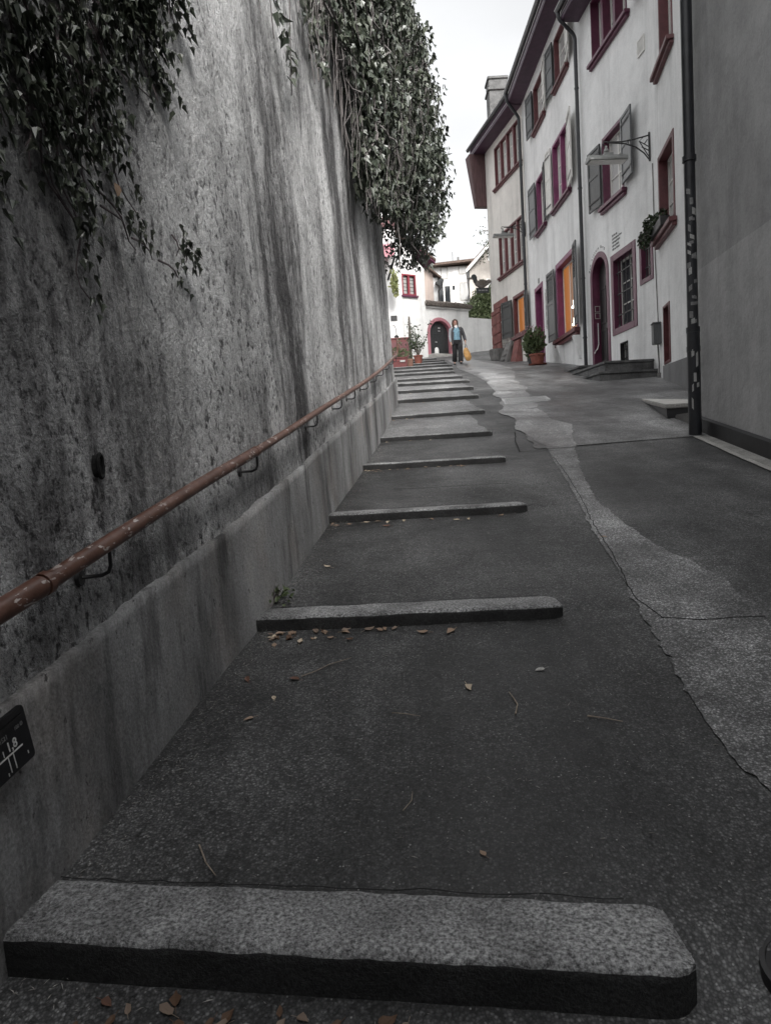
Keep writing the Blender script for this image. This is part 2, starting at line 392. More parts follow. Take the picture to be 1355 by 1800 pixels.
def ground(x, y):
    z = gplane(x, y)
    if -3 < x < 4 and 1 < y < 32:
        for i in range(len(ST)-1, -1, -1):
            y0 = ystep(i, x)+.14
            if y >= y0:
                y1 = ystep(i+1, x) if i+1 < len(ST) else y0+2
                f = min(1, (y-y0)/(y1-y0))
                z += (hki(i)-.045)*(1-f)*(1-ss(ST[i][1]-.12, ST[i][1]+.3, x))
                break
    if -3 < x < 3: z -= .035*(1-ss(.66, 1.1, x))*(1 if y < ystep(0, x)+.1 else 0)
    if -3 < x < 9 and -3 < y < 36: z += .006*noise.noise(Vector((x*1.3, y*1.3, 0)))+.0025*noise.noise(Vector((x*6, y*6, 3)))
    return z
def axis(parts):
    o = []
    for a, b, st in parts: o += list(np.arange(a, b-1e-6, st))
    return np.array(o+[parts[-1][1]])
gx = axis([(-300, -60, 120), (-60, -8, 13), (-8, -2, 1.5), (-2, 3.4, .1), (3.4, 9, .28), (9, 20, 3), (20, 80, 20), (80, 300, 110)])
gy = axis([(-200, -40, 80), (-40, -4, 6), (-4, .6, .4), (.6, 8, .055), (8, 32, .085), (32, 40, 1), (40, 80, 10), (80, 500, 140)])
gv = [(x, y, ground(x, y)) for y in gy for x in gx]
nx = len(gx)
gf = [(j*nx+i, j*nx+i+1, (j+1)*nx+i+1, (j+1)*nx+i) for j in range(len(gy)-1) for i in range(nx-1)]
struct(raw('ground', gv, gf, 'asphalt', smooth=True))
def sheet(name, rows, mat, lift=.007):
    """rows: list of (list of x, y) -> draped strip mesh"""
    v = []; f = []; n = len(rows[0])
    for r in rows:
        for (x, y) in r: v.append((x, y, ground(x, y)+lift))
    for j in range(len(rows)-1):
        for i in range(n-1): f.append((j*n+i, j*n+i+1, (j+1)*n+i+1, (j+1)*n+i))
    return struct(raw(name, v, f, mat, smooth=True))
SL = [(1.16, 1.5), (1.14, 2.04), (1.13, 2.2), (1.13, 2.39), (1.17, 2.71), (1.20, 2.95), (1.24, 3.2), (1.28, 3.54), (1.35, 3.94), (1.40, 4.35), (1.46, 4.84), (1.56, 5.44), (1.68, 6.22), (1.79, 7.11), (1.92, 7.95)]
SR = [(1.75, 1.5), (1.76, 2.6), (1.77, 3.13), (1.79, 3.23), (1.83, 3.43), (1.85, 3.62), (1.86, 3.88), (1.79, 4.09), (1.745, 4.32), (1.715, 4.84), (1.73, 5.58), (1.92, 6.63), (2.23, 7.94)]
def pl(tab, y): return float(np.interp(y, [t[1] for t in tab], [t[0] for t in tab]))
rows = []
for y in np.arange(1.5, 8.02, .03):
    a = pl(SL, y)+.022*noise.noise(Vector((5, y*7, 0)))+.02*noise.noise(Vector((5, y*26, 0)))
    b = pl(SR, y)+.03*noise.noise(Vector((9, y*6, 0)))+.02*noise.noise(Vector((9, y*24, 0)))
    rows.append([(lerp(a, b, t), y) for t in np.linspace(0, 1, 9)])
sheet('pavement', rows, 'strip')
FX = [(-5, 3.2), (6.1, 3.5), (8.1, 3.72), (9.0, 6.0), (12.16, 5.75), (15.33, 6.4), (19.2, 6.1), (26.2, 6.05), (30.2, 5.3), (31.0, 7.0), (36, 7.5)]
rows = []
for y in np.arange(7.96, 36.0, .12):
    i = min(range(len(ST)), key=lambda j: abs(ST[j][2]-y)); xr = float(np.interp(y, [s[2] for s in ST], [s[1] for s in ST]))
    a = xr+.42+.05*noise.noise(Vector((2, y*4, 0)))-.25*ss(20, 24, y)-(3.4*ss(30.3, 31, y) if y > 30 else 0)
    b = pl(FX, y)
    rows.append([(lerp(a, b, t), y+.02*noise.noise(Vector((t*30, 1, 0))) if y < 8 else y) for t in np.linspace(0, 1, 30)])
sheet('road', rows, 'worn', .008)
MA = [(7.9, 1.92, 2.24), (9, 1.9, 2.5), (11, 2.02, 2.6), (13.5, 2.32, 2.95), (17, 2.75, 3.4), (21, 3.0, 4.1), (25, 3.2, 4.3), (31, 3.4, 4.4)]
rows = []
for y in np.arange(7.9, 31, .06):
    a = float(np.interp(y, [m_[0] for m_ in MA], [m_[1] for m_ in MA]))+.16*ss(8, 10, y)*noise.noise(Vector((3, y*1.1, 0)))+.03*noise.noise(Vector((3, y*5, 0)))
    b = float(np.interp(y, [m_[0] for m_ in MA], [m_[2] for m_ in MA]))+.2*ss(8, 10, y)*noise.noise(Vector((7, y*.9, 0)))+.03*noise.noise(Vector((7, y*5, 0)))
    rows.append([(lerp(a, b, t), y) for t in np.linspace(0, 1, 7)])
sheet('path', rows, 'stream', .012)
for i in range(4, 14):  # upper treads: the brighter light there is painted in as paler asphalt
    xl_, xr_, ym_, xm_, k_ = ST[i]; rows = []
    for t in np.linspace(0, 1, 14):
        r_ = []
        for u in np.linspace(0, 1, 16):
            x = lerp(xl_, xr_-.02+.1*noise.noise(Vector((t*4, i, 0))), u)
            r_.append((x, lerp(ystep(i, x)+.215, ystep(i+1, x)-.01, t)))
        rows.append(r_)
    sheet('path', rows, 'tread', .006)
# seams and cracks in the paving
def crack(pts, w):
    mb = MB(); P = []
    for (a, b) in zip(pts[:-1], pts[1:]):
        L = math.dist(a, b); n = max(2, int(L/.05))
        for k in range(n): P.append((lerp(a[0], b[0], k/n)+.012*noise.noise(Vector((a[0]*9+k, k*.7, 1))), lerp(a[1], b[1], k/n)+.012*noise.noise(Vector((k*.6, a[1]*5, 4)))))
    P.append(pts[-1])
    mb.tube([(x, y, ground(x, y)+.0075) for x, y in P], [w*(.6+.5*abs(noise.noise(Vector((i*.5, 2, 2))))) for i in range(len(P))], 4)
    for i, p in enumerate(mb.v):
        g = ground(p[0], p[1])+.0088; mb.v[i] = (p[0], p[1], g+(p[2]-g)*.2+.001)
    return mb
ck = MB()
for pts, w in [([(1.33, 3.33), (1.5, 3.27), (1.8, 3.24)], .006), ([(1.34, 3.32), (1.3, 3.6), (1.42, 4.3), (1.5, 4.9), (1.62, 5.6), (1.75, 6.5), (1.85, 7.4)], .006), ([(1.81, 9.28), (1.66, 8.5), (1.58, 7.87)], .014), ([(1.58, 7.87), (1.95, 7.78)], .01),
               ([(1.9, 11.38), (2.25, 11.46), (2.9, 11.2)], .008), ([(2.3, 10.0), (3.2, 9.4), (3.85, 9.35)], .004), ([(.1, 6.45), (.5, 6.38), (1.15, 6.32)], .006)]:
    c = crack(pts, w); ck.add(c.v, c.f)
for i in range(7):
    xl_, xr_, ym_, xm_, k_ = ST[i]; dp_ = .222 if i else .237
    c = crack([(x, ym_+k_*(x-xm_)+dp_) for x in np.linspace(xl_+.03, xr_-.09, 6)], .0035); ck.add(c.v, c.f)
struct(ck.build('pavement_seams', 'hole', loc=(0, 0, 0)))
# ------------------------------------------------------------------ retaining wall on the left
WB = [(-7, -2.4), (-4, -1.95), (0, -1.33), (1.9, -1.02), (2.34, -.93), (3.05, -.84), (3.55, -.72), (5.52, -.48), (7.52, -.235), (9.33, -.03), (11.5, .17), (13.95, .37)]
WY = np.arange(-8, 15, .05); _k = np.exp(-.5*(np.arange(-16, 17)/7.)**2); _k /= _k.sum()
_x = np.interp(WY, [p[0] for p in WB], [p[1] for p in WB]); _e = np.concatenate([np.full(16, _x[0]), _x, _x[-1]+(_x[-1]-_x[-2])*np.arange(1, 17)]); WX = np.convolve(_e, _k, 'valid')
def wbx(y): return float(np.interp(y, WY, WX))
def wx(y, z, off=0):
    x = wbx(y); return x-.03*(z-gplane(x, y))+off
WTOP = 6.4
ys = axis([(-7, .8, .6), (.8, 6, .045), (6, 13.95, .07)]); hs = axis([(.5, 3.6, .045), (3.6, WTOP, .2)])
wv = []; ny = len(ys); nh = len(hs)
for h in hs:
    for y in ys:
        x0 = wbx(y); z = gplane(x0, y)+h
        d = .022*noise.noise(Vector((y*.9, z*.9, 1)))+.012*noise.noise(Vector((y*4, z*3, 2)))+.008*noise.noise(Vector((y*13, z*9, 3)))
        wv.append((wx(y, z)+d, y, z))
wf = [(j*ny+i, j*ny+i+1, (j+1)*ny+i+1, (j+1)*ny+i) for j in range(nh-1) for i in range(ny-1)]
wall = raw('retaining_wall', wv, wf, 'stucco', loc=(-.8, 3, -1.5), smooth=True)
tag(wall, 'tall stained grey stucco wall along the left side of the steps', 'wall')
mb = MB()
ya = [-7, 0, 4, 8, 13.95]
for a, b in zip(ya[:-1], ya[1:]):
    def q(y, h, off): z = gplane(wbx(y), y)+h; return (wx(y, z, off), y, z)
    mb.hexa([q(a, -.6, -.95), q(a, -.6, -.03), q(b, -.6, -.03), q(b, -.6, -.95), q(a, WTOP, -.95), q(a, WTOP, -.03), q(b, WTOP, -.03), q(b, WTOP, -.95)])
mb.build('wall_core', 'stucco', wall)
mb = MB()
for a, b in zip(ya[:-1], ya[1:]):
    mb.hexa([q(a, WTOP+.002, -1.05), q(a, WTOP+.002, .1), q(b, WTOP+.002, .1), q(b, WTOP+.002, -1.05), q(a, WTOP+.14, -1.05), q(a, WTOP+.14, .1), q(b, WTOP+.14, .1), q(b, WTOP+.14, -1.05)])
mb.build('coping', 'concrete', wall)
# smooth cement base band
ys2 = axis([(-7, .8, .6), (.8, 13.98, .05)]); pv = []; n2 = len(ys2); HSS = [-.35, -.1, 0, .1, .2, .3, .4, .5, .57, .617, .62]
for k, h in enumerate(HSS):
    for y in ys2:
        x0 = wbx(y); top = .62+.025*noise.noise(Vector((y*1.4, 0, 0)))+.014*noise.noise(Vector((y*9, 0, 4)))-.1*ss(8, 13.9, y)
        hh = h if h < .3 else .3+(h-.3)/.32*(top-.3); z = gplane(x0, y)+hh
        off = .02+.006*noise.noise(Vector((y*2, z*2, 7)))
        if k == len(HSS)-1: off = -.05
        pv.append((wx(y, z, off), y, z))
pf = [(j*n2+i, j*n2+i+1, (j+1)*n2+i+1, (j+1)*n2+i) for j in range(len(HSS)-1) for i in range(n2-1)]
raw('cement_plinth', pv, pf, 'cement', wall, smooth=True)
mb = MB(); z1 = gplane(.37, 13.95)
mb.box(-.62, .395, 13.951, 13.975, z1-.4, z1+.515); mb.build('plinth_return', 'cement', wall)
mb = MB()   # drain hole with its clay rim
hy, hz = 2.33, .03; hx = wx(hy, hz)+.018
rim = [(hx, hy+.02*math.cos(t), hz+.04*math.sin(t)) for t in np.linspace(0, 2*math.pi, 17)]
mb.tube(rim, [.006+.003*random.random() for _ in rim], 6); mb.prism([(hx-.03, hy+.019*math.cos(t), hz+.039*math.sin(t)) for t in np.linspace(0, 2*math.pi, 14)[:-1]], V(.028, 0, 0))
mb.build('drain_hole', 'hole', wall)
# ------------------------------------------------------------------ granite step kerbs
SLAB = ['broad hammered granite step across the very bottom of the photo',
 'granite step with brown leaves heaped along its foot beside the wall',
 'granite step just above the leaf-strewn one, second step up from the bottom-most',
 'granite step third up from the bottom-most, where the handrail has its collar joint',
 'granite step level with the near end of the pale lane beside the drainpipe',
 'dark-faced granite step ending level with the steel road grate',
 'granite step meeting the far end corner of the stained wall',
 'first granite step beyond the far end of the stained wall',
 'second granite step beyond the end of the stained wall, scattered with bits of leaf',
 'third granite step beyond the end of the stained wall',
 'fourth granite step beyond the end of the stained wall, well below the clay pots',
 'granite step directly below the row of clay pots',
 'granite step at the feet of the walking woman, left of her shoes',
 'short granite step running out from behind the red flower pot',
 'topmost dark-edged granite step, just below the pale threshold of the arched gate',
 'short top step stub beside the pot shrub, nearest the arched gate']
for i, (xl, xr, ym, xm, k) in enumerate(ST):
    mb = MB(); dp = .22 if i else .235; n = 60; hk = hki(i); top = []; 
    prof = [(0.0, -.25), (-.004, hk-.03), (.002, hk-.014), (.012, hk-.003), (.028, hk+.002), (dp-.015, hk+.004), (dp, hk-.004), (dp, -.25)]
    rings = []
    for t in np.linspace(0, 1, n):
        x = lerp(xl, xr, t); z0 = gplane(x, ym+k*(x-xm)); y0 = ym+k*(x-xm)
        e = max(0, (x-(xr-.07))/.07); pull = .04*e*e          # rounded outer corner
        ring = []
        for (d, h) in prof:
            j = .005*noise.noise(Vector((x*5+i*3, d*20, h*30)))+.003*noise.noise(Vector((x*21+i, d*60, h*70)))
            dd = max(d, pull) if d < .1 else min(d, dp-pull*.4)
            ring.append((x-k*d*.0, y0+dd+j, z0+h-(.012*e*e if h > 0 else 0)+j*.7+.1862*0))
        rings.append(ring)
    mb.loft(rings)
    o = mb.build('granite_step', 'granite', loc=(xm, ym, gplane(xm, ym)), smooth=True)
    o.data.materials.append(M['shaded_front'])
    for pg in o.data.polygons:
        if pg.index >= (n-1)*len(prof) or pg.index % len(prof) in (0, 1): pg.material_index = 1  # front and end faces: their shade is put into the darker colour
    tag(o, SLAB[i], 'step', 'granite steps climbing the lane')
# ------------------------------------------------------------------ handrail
RP = [(.6, -.50), (1.704, -.344), (1.849, -.305), (2.127, -.231), (2.697, -.112), (3.574, .070), (5.19, .385), (7.695, .855), (10.667, 1.442), (12.105, 1.729), (13.2, 1.95)]
RZ = np.convolve(np.interp(np.arange(-.3, 14.5, .05), [p[0] for p in RP], [p[1] for p in RP]), _k, 'same')
rail = thing('handrail', 'brown painted tube handrail with chipped paint fixed along the stained wall', 'handrail', (wx(3, 0), 3, -.1))
def rp(y):
    z = float(np.interp(y, np.arange(-.3, 14.5, .05), RZ)); return V(wx(y, z, .09), y, z)
def rr(y): return .031 if y < 1.86 else (.0275 if y < 3.6 else .0235)
for nm, a, b, r in [('lower_tube', .6, 1.86, .031), ('middle_tube', 1.84, 3.6, .0265), ('upper_tube', 3.58, 13.2, .0225)]:
    pts = [rp(y) for y in np.linspace(a, b, 40)]
    if nm == 'upper_tube':
        e = pts[-1]; pts += [e+V(.03, .25, .09), e+V(.05, .42, .19), e+V(.06, .5, .32), e+V(.06, .52, .42)]
    MB().tube(pts, r, 14).build(nm, 'rail', rail, smooth=True)
for y in (1.88, 3.6):
    r = .0335 if y < 2 else .028
    MB().tube([rp(y-.012), rp(y+.012)], r, 14).build('collar', 'rail', rail, smooth=True)
for y in (.95, 2.2, 3.62, 5.13, 6.19, 7.0, 8.0, 8.9, 9.9, 11.0, 12.2, 13.2):
    p = rp(y); mb = MB(); wxx = wx(y, p.z-.11)-.01
    mb.tube([p+V(0, 0, -.015), p+V(0, 0, -.075), p+V(-.008, .0, -.095), p+V(-.03, -.004, -.105), V(wxx, y-.03, p.z-.105)], .0065, 8)
    mb.tube([V(wxx, y-.03, p.z-.105), V(wxx+.014, y-.03, p.z-.105)], .026, 10)
    mb.build('bracket', 'iron', rail, smooth=True)
# ------------------------------------------------------------------ hydrant plate
py, pz = 1.715, -.685
plate = thing('marker_plate', 'small black enamel marker plate reading 1,8 low on the stained wall', 'sign', (wx(py, pz, .045), py, pz))
tx = V(wx(py+.5, pz)-wx(py-.5, pz), 1, .19).normalized(); up = V(-.03, -.05, 1); up = (up-tx*up.dot(tx)).normalized(); nn = tx.cross(up).normalized()
pc = V(wx(py, pz, .05), py, pz)
def pp(a, b, c=0): return pc+tx*a*.8+up*b*.88+nn*c
mb = MB(); c = []
for (cx, cy, a0) in [(.085, .075, 0), (-.085, .075, 90), (-.085, -.075, 180), (.085, -.075, 270)]:
    for t in (0, 30, 60, 90): c.append(pp(cx+.014*math.cos(R(a0+t)), cy+.014*math.sin(R(a0+t)), 0))
mb.prism(c, nn*.009); mb.build('plate', 'plate', plate)
for b0 in (.071, .048):
    MB().prism([pp(-.085, b0, .0092), pp(.085, b0, .0092), pp(.085, b0+.016, .0092), pp(-.085, b0+.016, .0092)], nn*.003).build('slot_strip', 'iron', plate)
text('number', '1,8', 'chalk', plate, pp(.012, -.016, .0098), tx, up, .037, .0006, align='CENTER', squeeze=.85)
text('number', '1521', 'dim_mark', plate, pp(-.015, .024, .0098), tx, up, .018, .0006, align='CENTER', squeeze=.85)
text('number', '100 Ø', 'dim_mark', plate, pp(.058, .03, .0098), tx, up, .015, .0006, align='CENTER', squeeze=.85)
mb = MB()
def stroke(a0, b0, a1, b1, w):
    d = V(a1-a0, b1-b0, 0).normalized(); nx_, ny_ = -d.y*w, d.x*w
    mb.prism([pp(a0-nx_, b0-ny_, .0092), pp(a1-nx_, b1-ny_, .0092), pp(a1+nx_, b1+ny_, .0092), pp(a0+nx_, b0+ny_, .0092)], nn*.0012)
stroke(-.055, -.026, .055, -.026, .0024); stroke(-.016, -.029, -.016, -.078, .0018); stroke(.008, -.029, .008, -.078, .0018)
stroke(-.03, .0, -.03, -.02, .0015); stroke(-.03, -.082, -.03, -.072, .0018); stroke(.07, -.066, .07, -.056, .0018)
mb.build('tee_mark', 'chalk', plate)
# ------------------------------------------------------------------ facades: s along the front (away from the camera), n towards the street
def frame(o, m, flip=1):
    L = math.hypot(1, m); d = V(m/L, 1/L, 0); n = V(-d.y, d.x, 0)*flip; o = V(o[0], o[1], 0)
    def fr(s, nn, z): return o+d*s+n*nn+V(0, 0, z)
    fr.d, fr.n = d, n
    return fr
FC = frame((6.187, 15.327), -.075); FR = frame((5.586, 12.164), .19); FB = frame((5.895, 19.212), -.005); FA = frame((5.861, 26.156), -.19)
def facade(mb, fr, S0, S1, Z0, Z1, holes):
    sx = sorted({S0, S1, *[v for h in holes for v in h[:2]]}); zx = sorted({Z0, Z1, *[v for h in holes for v in h[2:4]]})
    for a, b in zip(sx[:-1], sx[1:]):
        for c, d in zip(zx[:-1], zx[1:]):
            sm, zm = (a+b)/2, (c+d)/2
            if any(h[0] < sm < h[1] and h[2] < zm < h[3] for h in holes): continue
            mb.add([fr(a, 0, c), fr(b, 0, c), fr(b, 0, d), fr(a, 0, d)], [(0, 1, 2, 3)])
    for h in holes:   # raw masonry jambs
        a, b, c, d = h[:4]; e = -.6
        mb.add([fr(a, 0, c), fr(b, 0, c), fr(b, 0, d), fr(a, 0, d), fr(a, e, c), fr(b, e, c), fr(b, e, d), fr(a, e, d)], [(0, 1, 5, 4), (1, 2, 6, 5), (2, 3, 7, 6), (3, 0, 4, 7), (4, 5, 6, 7)])
def shell(mb, fr, S0, S1, Z0, Z1, depth):
    A, B, C, D = fr(S0, -.001, 0), fr(S1, -.001, 0), fr(S1, -depth, 0), fr(S0, -depth, 0)
    up = lambda p, z: V(p.x, p.y, z)
    for p, q in ((B, C), (C, D), (D, A)): mb.add([up(p, Z0), up(q, Z0), up(q, Z1), up(p, Z1)], [(0, 1, 2, 3)])
    mb.add([up(fr(S0, -.62, 0), Z1), up(fr(S1, -.62, 0), Z1), up(C, Z1), up(D, Z1)], [(0, 1, 2, 3)])
def ring(mb, fr, s0, s1, n0, n1, z0, z1, w, wt=None, wb=None):
    wt = w if wt is None else wt; wb = w if wb is None else wb
    mb.fbox(fr, s0, s0+w, n0, n1, z0, z1); mb.fbox(fr, s1-w, s1, n0, n1, z0, z1)
    if wt: mb.fbox(fr, s0+w, s1-w, n0, n1, z1-wt, z1)
    if wb: mb.fbox(fr, s0+w, s1-w, n0, n1, z0, z0+wb)
def window(root, fr, s0, s1, z0, z1, lights=1, w=.1, depth=.22, mat='purple', mull=.12, sill=None, sillmat=None, bars=None, glass='glass', munt=2, proud=.02, name='window'):
    mb = MB(); ring(mb, fr, s0, s1, -depth-.06, proud, z0, z1, w)
    lw = (s1-s0-2*w-mull*(lights-1))/lights
    for k in range(1, lights):
        a = s0+w+k*lw+(k-1)*mull; mb.fbox(fr, a, a+mull, -depth-.06, proud-.012, z0+w, z1-w)
    o = mb.build(name, mat, root, bev=.008)
    for k in range(lights):
        a = s0+w+k*(lw+mull); b = a+lw
        sb = MB(); ring(sb, fr, a+.002, b-.002, -depth-.045, -depth+.012, z0+w+.002, z1-w-.002, .055)
        zi0, zi1 = z0+w+.06, z1-w-.06
        for q in range(1, munt+1):
            zz = lerp(zi0, zi1, q/(munt+1)); sb.fbox(fr, a+.056, b-.056, -depth-.03, -depth+.004, zz-.013, zz+.013)
        if lw > .5: sb.fbox(fr, (a+b)/2-.02, (a+b)/2+.02, -depth-.032, -depth+.008, zi0, zi1)
        sb.build('sash', 'sash', o)
        MB().fbox(fr, a+.01, b-.01, -depth-.024, -depth-.016, z0+w+.01, z1-w-.01).build('pane', glass, o)
    if sill:
        a, b, c, d, pr = sill; mb = MB(); mb.fbox(fr, a, b, .0, pr, c+(d-c)*.45, d); mb.fbox(fr, a+.03, b-.03, .0, pr*.6, c, c+(d-c)*.449)
        mb.build('sill', sillmat or mat, o, bev=.008)
    if bars:
        ib = MB(); nv, nhh = bars
        for k in range(nv):
            ss_ = lerp(s0+w, s1-w, (k+.5)/nv); ib.tube([fr(ss_, -.07, z0+w), fr(ss_, -.07, z1-w)], .011, 6)
        for k in range(nhh):
            zz = lerp(z0+w, z1-w, (k+.6)/(nhh+.2)); ib.fbox(fr, s0+w, s1-w, -.083, -.057, zz-.012, zz+.012)
        for k in range(0, nv, 2):
            ss_ = lerp(s0+w, s1-w, (k+.5)/nv); ib.tube([fr(ss_, -.07, z0+w+.001), fr(ss_, -.05, z0+w+.03), fr(ss_, -.07, z0+w+.07)], .024, 6)
        ib.build('iron_bars', 'iron', o)
    return o
def shutter(root, fr, s0, s1, z0, z1, mat, n=.05, n2=None, louvre=False, lab=None):
    """board shutter standing n off the wall at s0 and n2 off it at s1"""
    n2 = n if n2 is None else n2
    def g(s, nn, z): t = (s-s0)/(s1-s0); return fr(s, nn+lerp(n, n2, t), z)
    g.d = fr.d
    mb = MB(); w = .075
    ring(mb, g, s0, s1, 0, .042, z0, z1, w)
    mz = lerp(z0, z1, .55)
    mb.fbox(g, s0+w, s1-w, .002, .04, mz-.05, mz+.05)
    if louvre:
        k = 12; 
        for q in range(k):
            zz = lerp(mz+.06, z1-w-.02, q/(k-1)); mb.fbox(g, s0+w, s1-w, .004, .03, zz, zz+.022)
        mb.fbox(g, s0+w, s1-w, .0, .004, mz+.05, z1-w)
    else: mb.fbox(g, s0+w, s1-w, .01, .026, mz+.05, z1-w)
    mb.fbox(g, s0+w, s1-w, .01, .028, z0+w, mz-.05)
    o = mb.build('shutter', mat, root, bev=.006)
    if lab: o['label'] = lab
    for zz in (z0+.2, z1-.2): MB().fbox(g, s0+.02, s1-.02, .0425, .05, zz-.018, zz+.018).build('hinge_strap', 'iron', o)
    return o
def pipe(root, pts, r, mat='pipe', clips=(), name='downpipe'):
    # rounded corners
    P = [Vector(p) for p in pts]; out = [P[0]]
    for a, b, c in zip(P[:-2], P[1:-1], P[2:]):
        l = min(.12, (b-a).length*.4, (c-b).length*.4); q0 = b+(a-b).normalized()*l; q1 = b+(c-b).normalized()*l
        for t in np.linspace(0, 1, 6): out.append(q0*(1-t)**2+b*2*t*(1-t)+q1*t*t)
    out.append(P[-1]); mb = MB().tube(out, r, 12)
    o = mb.build(name, mat, root, smooth=True)
    for c in clips:
        c = Vector(c); MB().tube([c-V(0, 0, .02), c+V(0, 0, .02)], r*1.22, 12).build('pipe_clip', mat, o)
    return o
def arch_pts(fr, sc, r, zs, n, zb=None, k=18):
    P = [fr(sc+r*math.cos(t), n, zs+r*math.sin(t)) for t in np.linspace(0, math.pi, k)]
    if zb is not None: P = [fr(sc+r, n, zb)]+P+[fr(sc-r, n, zb)]
    return P
def spandrel(mb, fr, sc, r, zs, n=0):   # wall left over round an arch cut as a box
    arc = [(sc+r*math.cos(t), zs+r*math.sin(t)) for t in np.linspace(0, math.pi, 19)]
    for (a, b), (c, d) in zip(arc[:-1], arc[1:]): mb.add([fr(a, n, b), fr(c, n, d), fr(c, n, zs+r), fr(a, n, zs+r)], [(0, 1, 2, 3)])
def arch_ring(mb, fr, sc, ri, ro, zs, zb, n0, n1, k=19):
    def prof(r): return [(sc+r, zb)]+[(sc+r*math.cos(t), zs+r*math.sin(t)) for t in np.linspace(0, math.pi, k)]+[(sc-r, zb)]
    I, O = prof(ri), prof(ro)
    for (a, b, c, d) in zip(I[:-1], I[1:], O[:-1], O[1:]):
        mb.hexa([fr(a[0], n0, a[1]), fr(c[0], n0, c[1]), fr(d[0], n0, d[1]), fr(b[0], n0, b[1]), fr(a[0], n1, a[1]), fr(c[0], n1, c[1]), fr(d[0], n1, d[1]), fr(b[0], n1, b[1])])
def eave(root, fr, s0, s1, zb, zt, over, name='eave', mat='eave', fall=True):
    mb = MB(); mb.fbox(fr, s0, s1, -.03, over, zb, zb+.1)
    mb.hexa([fr(s0, -.03, zb+.1), fr(s1, -.03, zb+.1), fr(s1, over, zb+.1), fr(s0, over, zb+.1), fr(s0, -.03, zt+.3), fr(s1, -.03, zt+.3), fr(s1, over-.02, zt-.05), fr(s0, over-.02, zt-.05)])
    o = mb.build(name, mat, root, bev=.01)
    g = MB(); gut = over+.07
    prof = [(gut+.075*math.cos(t), zt-.04+.085*math.sin(t)) for t in np.linspace(math.pi, 2*math.pi, 9)]+[(gut+.068, zt-.04), (gut-.068, zt-.04)]
    g.prism([fr(s0, a, b) for a, b in prof], fr.d*(s1-s0)); g.build('gutter', 'pipe', o, smooth=True)
    g = MB(); g.tube([fr(s0, gut+.078, zt-.035), fr(s1, gut+.078, zt-.035)], .013, 6); g.tube([fr(s0, over-.01, zb+.14), fr(s1, over-.01, zb+.14)], .012, 6)  # thin pale tubes standing in for sky glints along the gutter
    g.build('gutter_glint', 'galv', o)
    return o
def roof(root, fr, s0, s1, zt, over, depth=6, rise=3.2):
    mb = MB(); th = .12
    mb.hexa([fr(s0, over-.05, zt), fr(s1, over-.05, zt), fr(s1, -depth/2, zt+rise), fr(s0, -depth/2, zt+rise), fr(s0, over-.05, zt+th), fr(s1, over-.05, zt+th), fr(s1, -depth/2, zt+rise+th), fr(s0, -depth/2, zt+rise+th)])
    mb.hexa([fr(s0, -depth/2-.002, zt+rise), fr(s1, -depth/2-.002, zt+rise), fr(s1, -depth, zt), fr(s0, -depth, zt), fr(s0, -depth/2-.002, zt+rise+th), fr(s1, -depth/2-.002, zt+rise+th), fr(s1, -depth, zt+th), fr(s0, -depth, zt+th)])
    return mb.build('roof', 'roof', root)
# ================================================================= white house with the arched door
hc = thing('town_house', 'white plastered house with an arched oxblood doorway and painted inscription', 'house', FC(1.5, 0, 1.6))
mb = MB()
facade(mb, FC, 0, 3.9, .6, 11.6, [(.96, 3.0, 9.76, 11.24), (1.36, 2.54, 6.03, 7.68), (2.42, 3.58, 1.2, 5.03), (.86, 2.24, 2.75, 4.7), (.01, .65, 3.61, 4.7), (1.41, 1.81, 1.97, 2.49)])
spandrel(mb, FC, 3.0, .58, 4.45)
facade(mb, FR, 0, 3.222, .2, 11.6, [(1.02, 2.1, 7.44, 9.5), (1.14, 2.48, 4.24, 5.83), (1.79, 2.35, 1.62, 2.8)])
P1, P2, P3, P4 = FR(0, 0, 0), FR(0, -6, 0), FC(3.9, -6, 0), FC(3.9, 0, 0)
for p, q in ((P1, P2), (P2, P3), (P3, P4)): mb.add([V(p.x, p.y, .2), V(q.x, q.y, .2), V(q.x, q.y, 11.6), V(p.x, p.y, 11.6)], [(0, 1, 2, 3)])
mb.add([V(p.x, p.y, 11.58) for p in (FR(0, -.62, 0), P2, P3, FC(3.9, -.62, 0), FC(0, -.62, 0))], [(0, 1, 2, 3, 4)])
mb.build('wall', 'plaster', hc)
eave(hc, FC, .0, 3.86, 11.3, 11.62, .5); eave(hc, FR, .0, 3.2, 11.3, 11.62, .5)
roof(hc, FC, -.2, 3.86, 11.62, .5)
window(hc, FC, .95, 3.01, 9.75, 11.25, 3, .05, .2, 'purple', .13, (.8, 3.1, 9.6, 9.75, .13), glass='glass_pale', munt=2)
o = window(hc, FC, 1.35, 2.55, 6.02, 7.69, 1, .09, .15, 'purple', .1, (1.2, 2.68, 5.86, 6.02, .13), glass='glass_pale')
shutter(hc, FC, 2.56, 3.24, 6.1, 7.6, 'shut_dark', .05, .1); shutter(hc, FC, .62, 1.3, 6.1, 7.6, 'shut_grey', .12, .05)
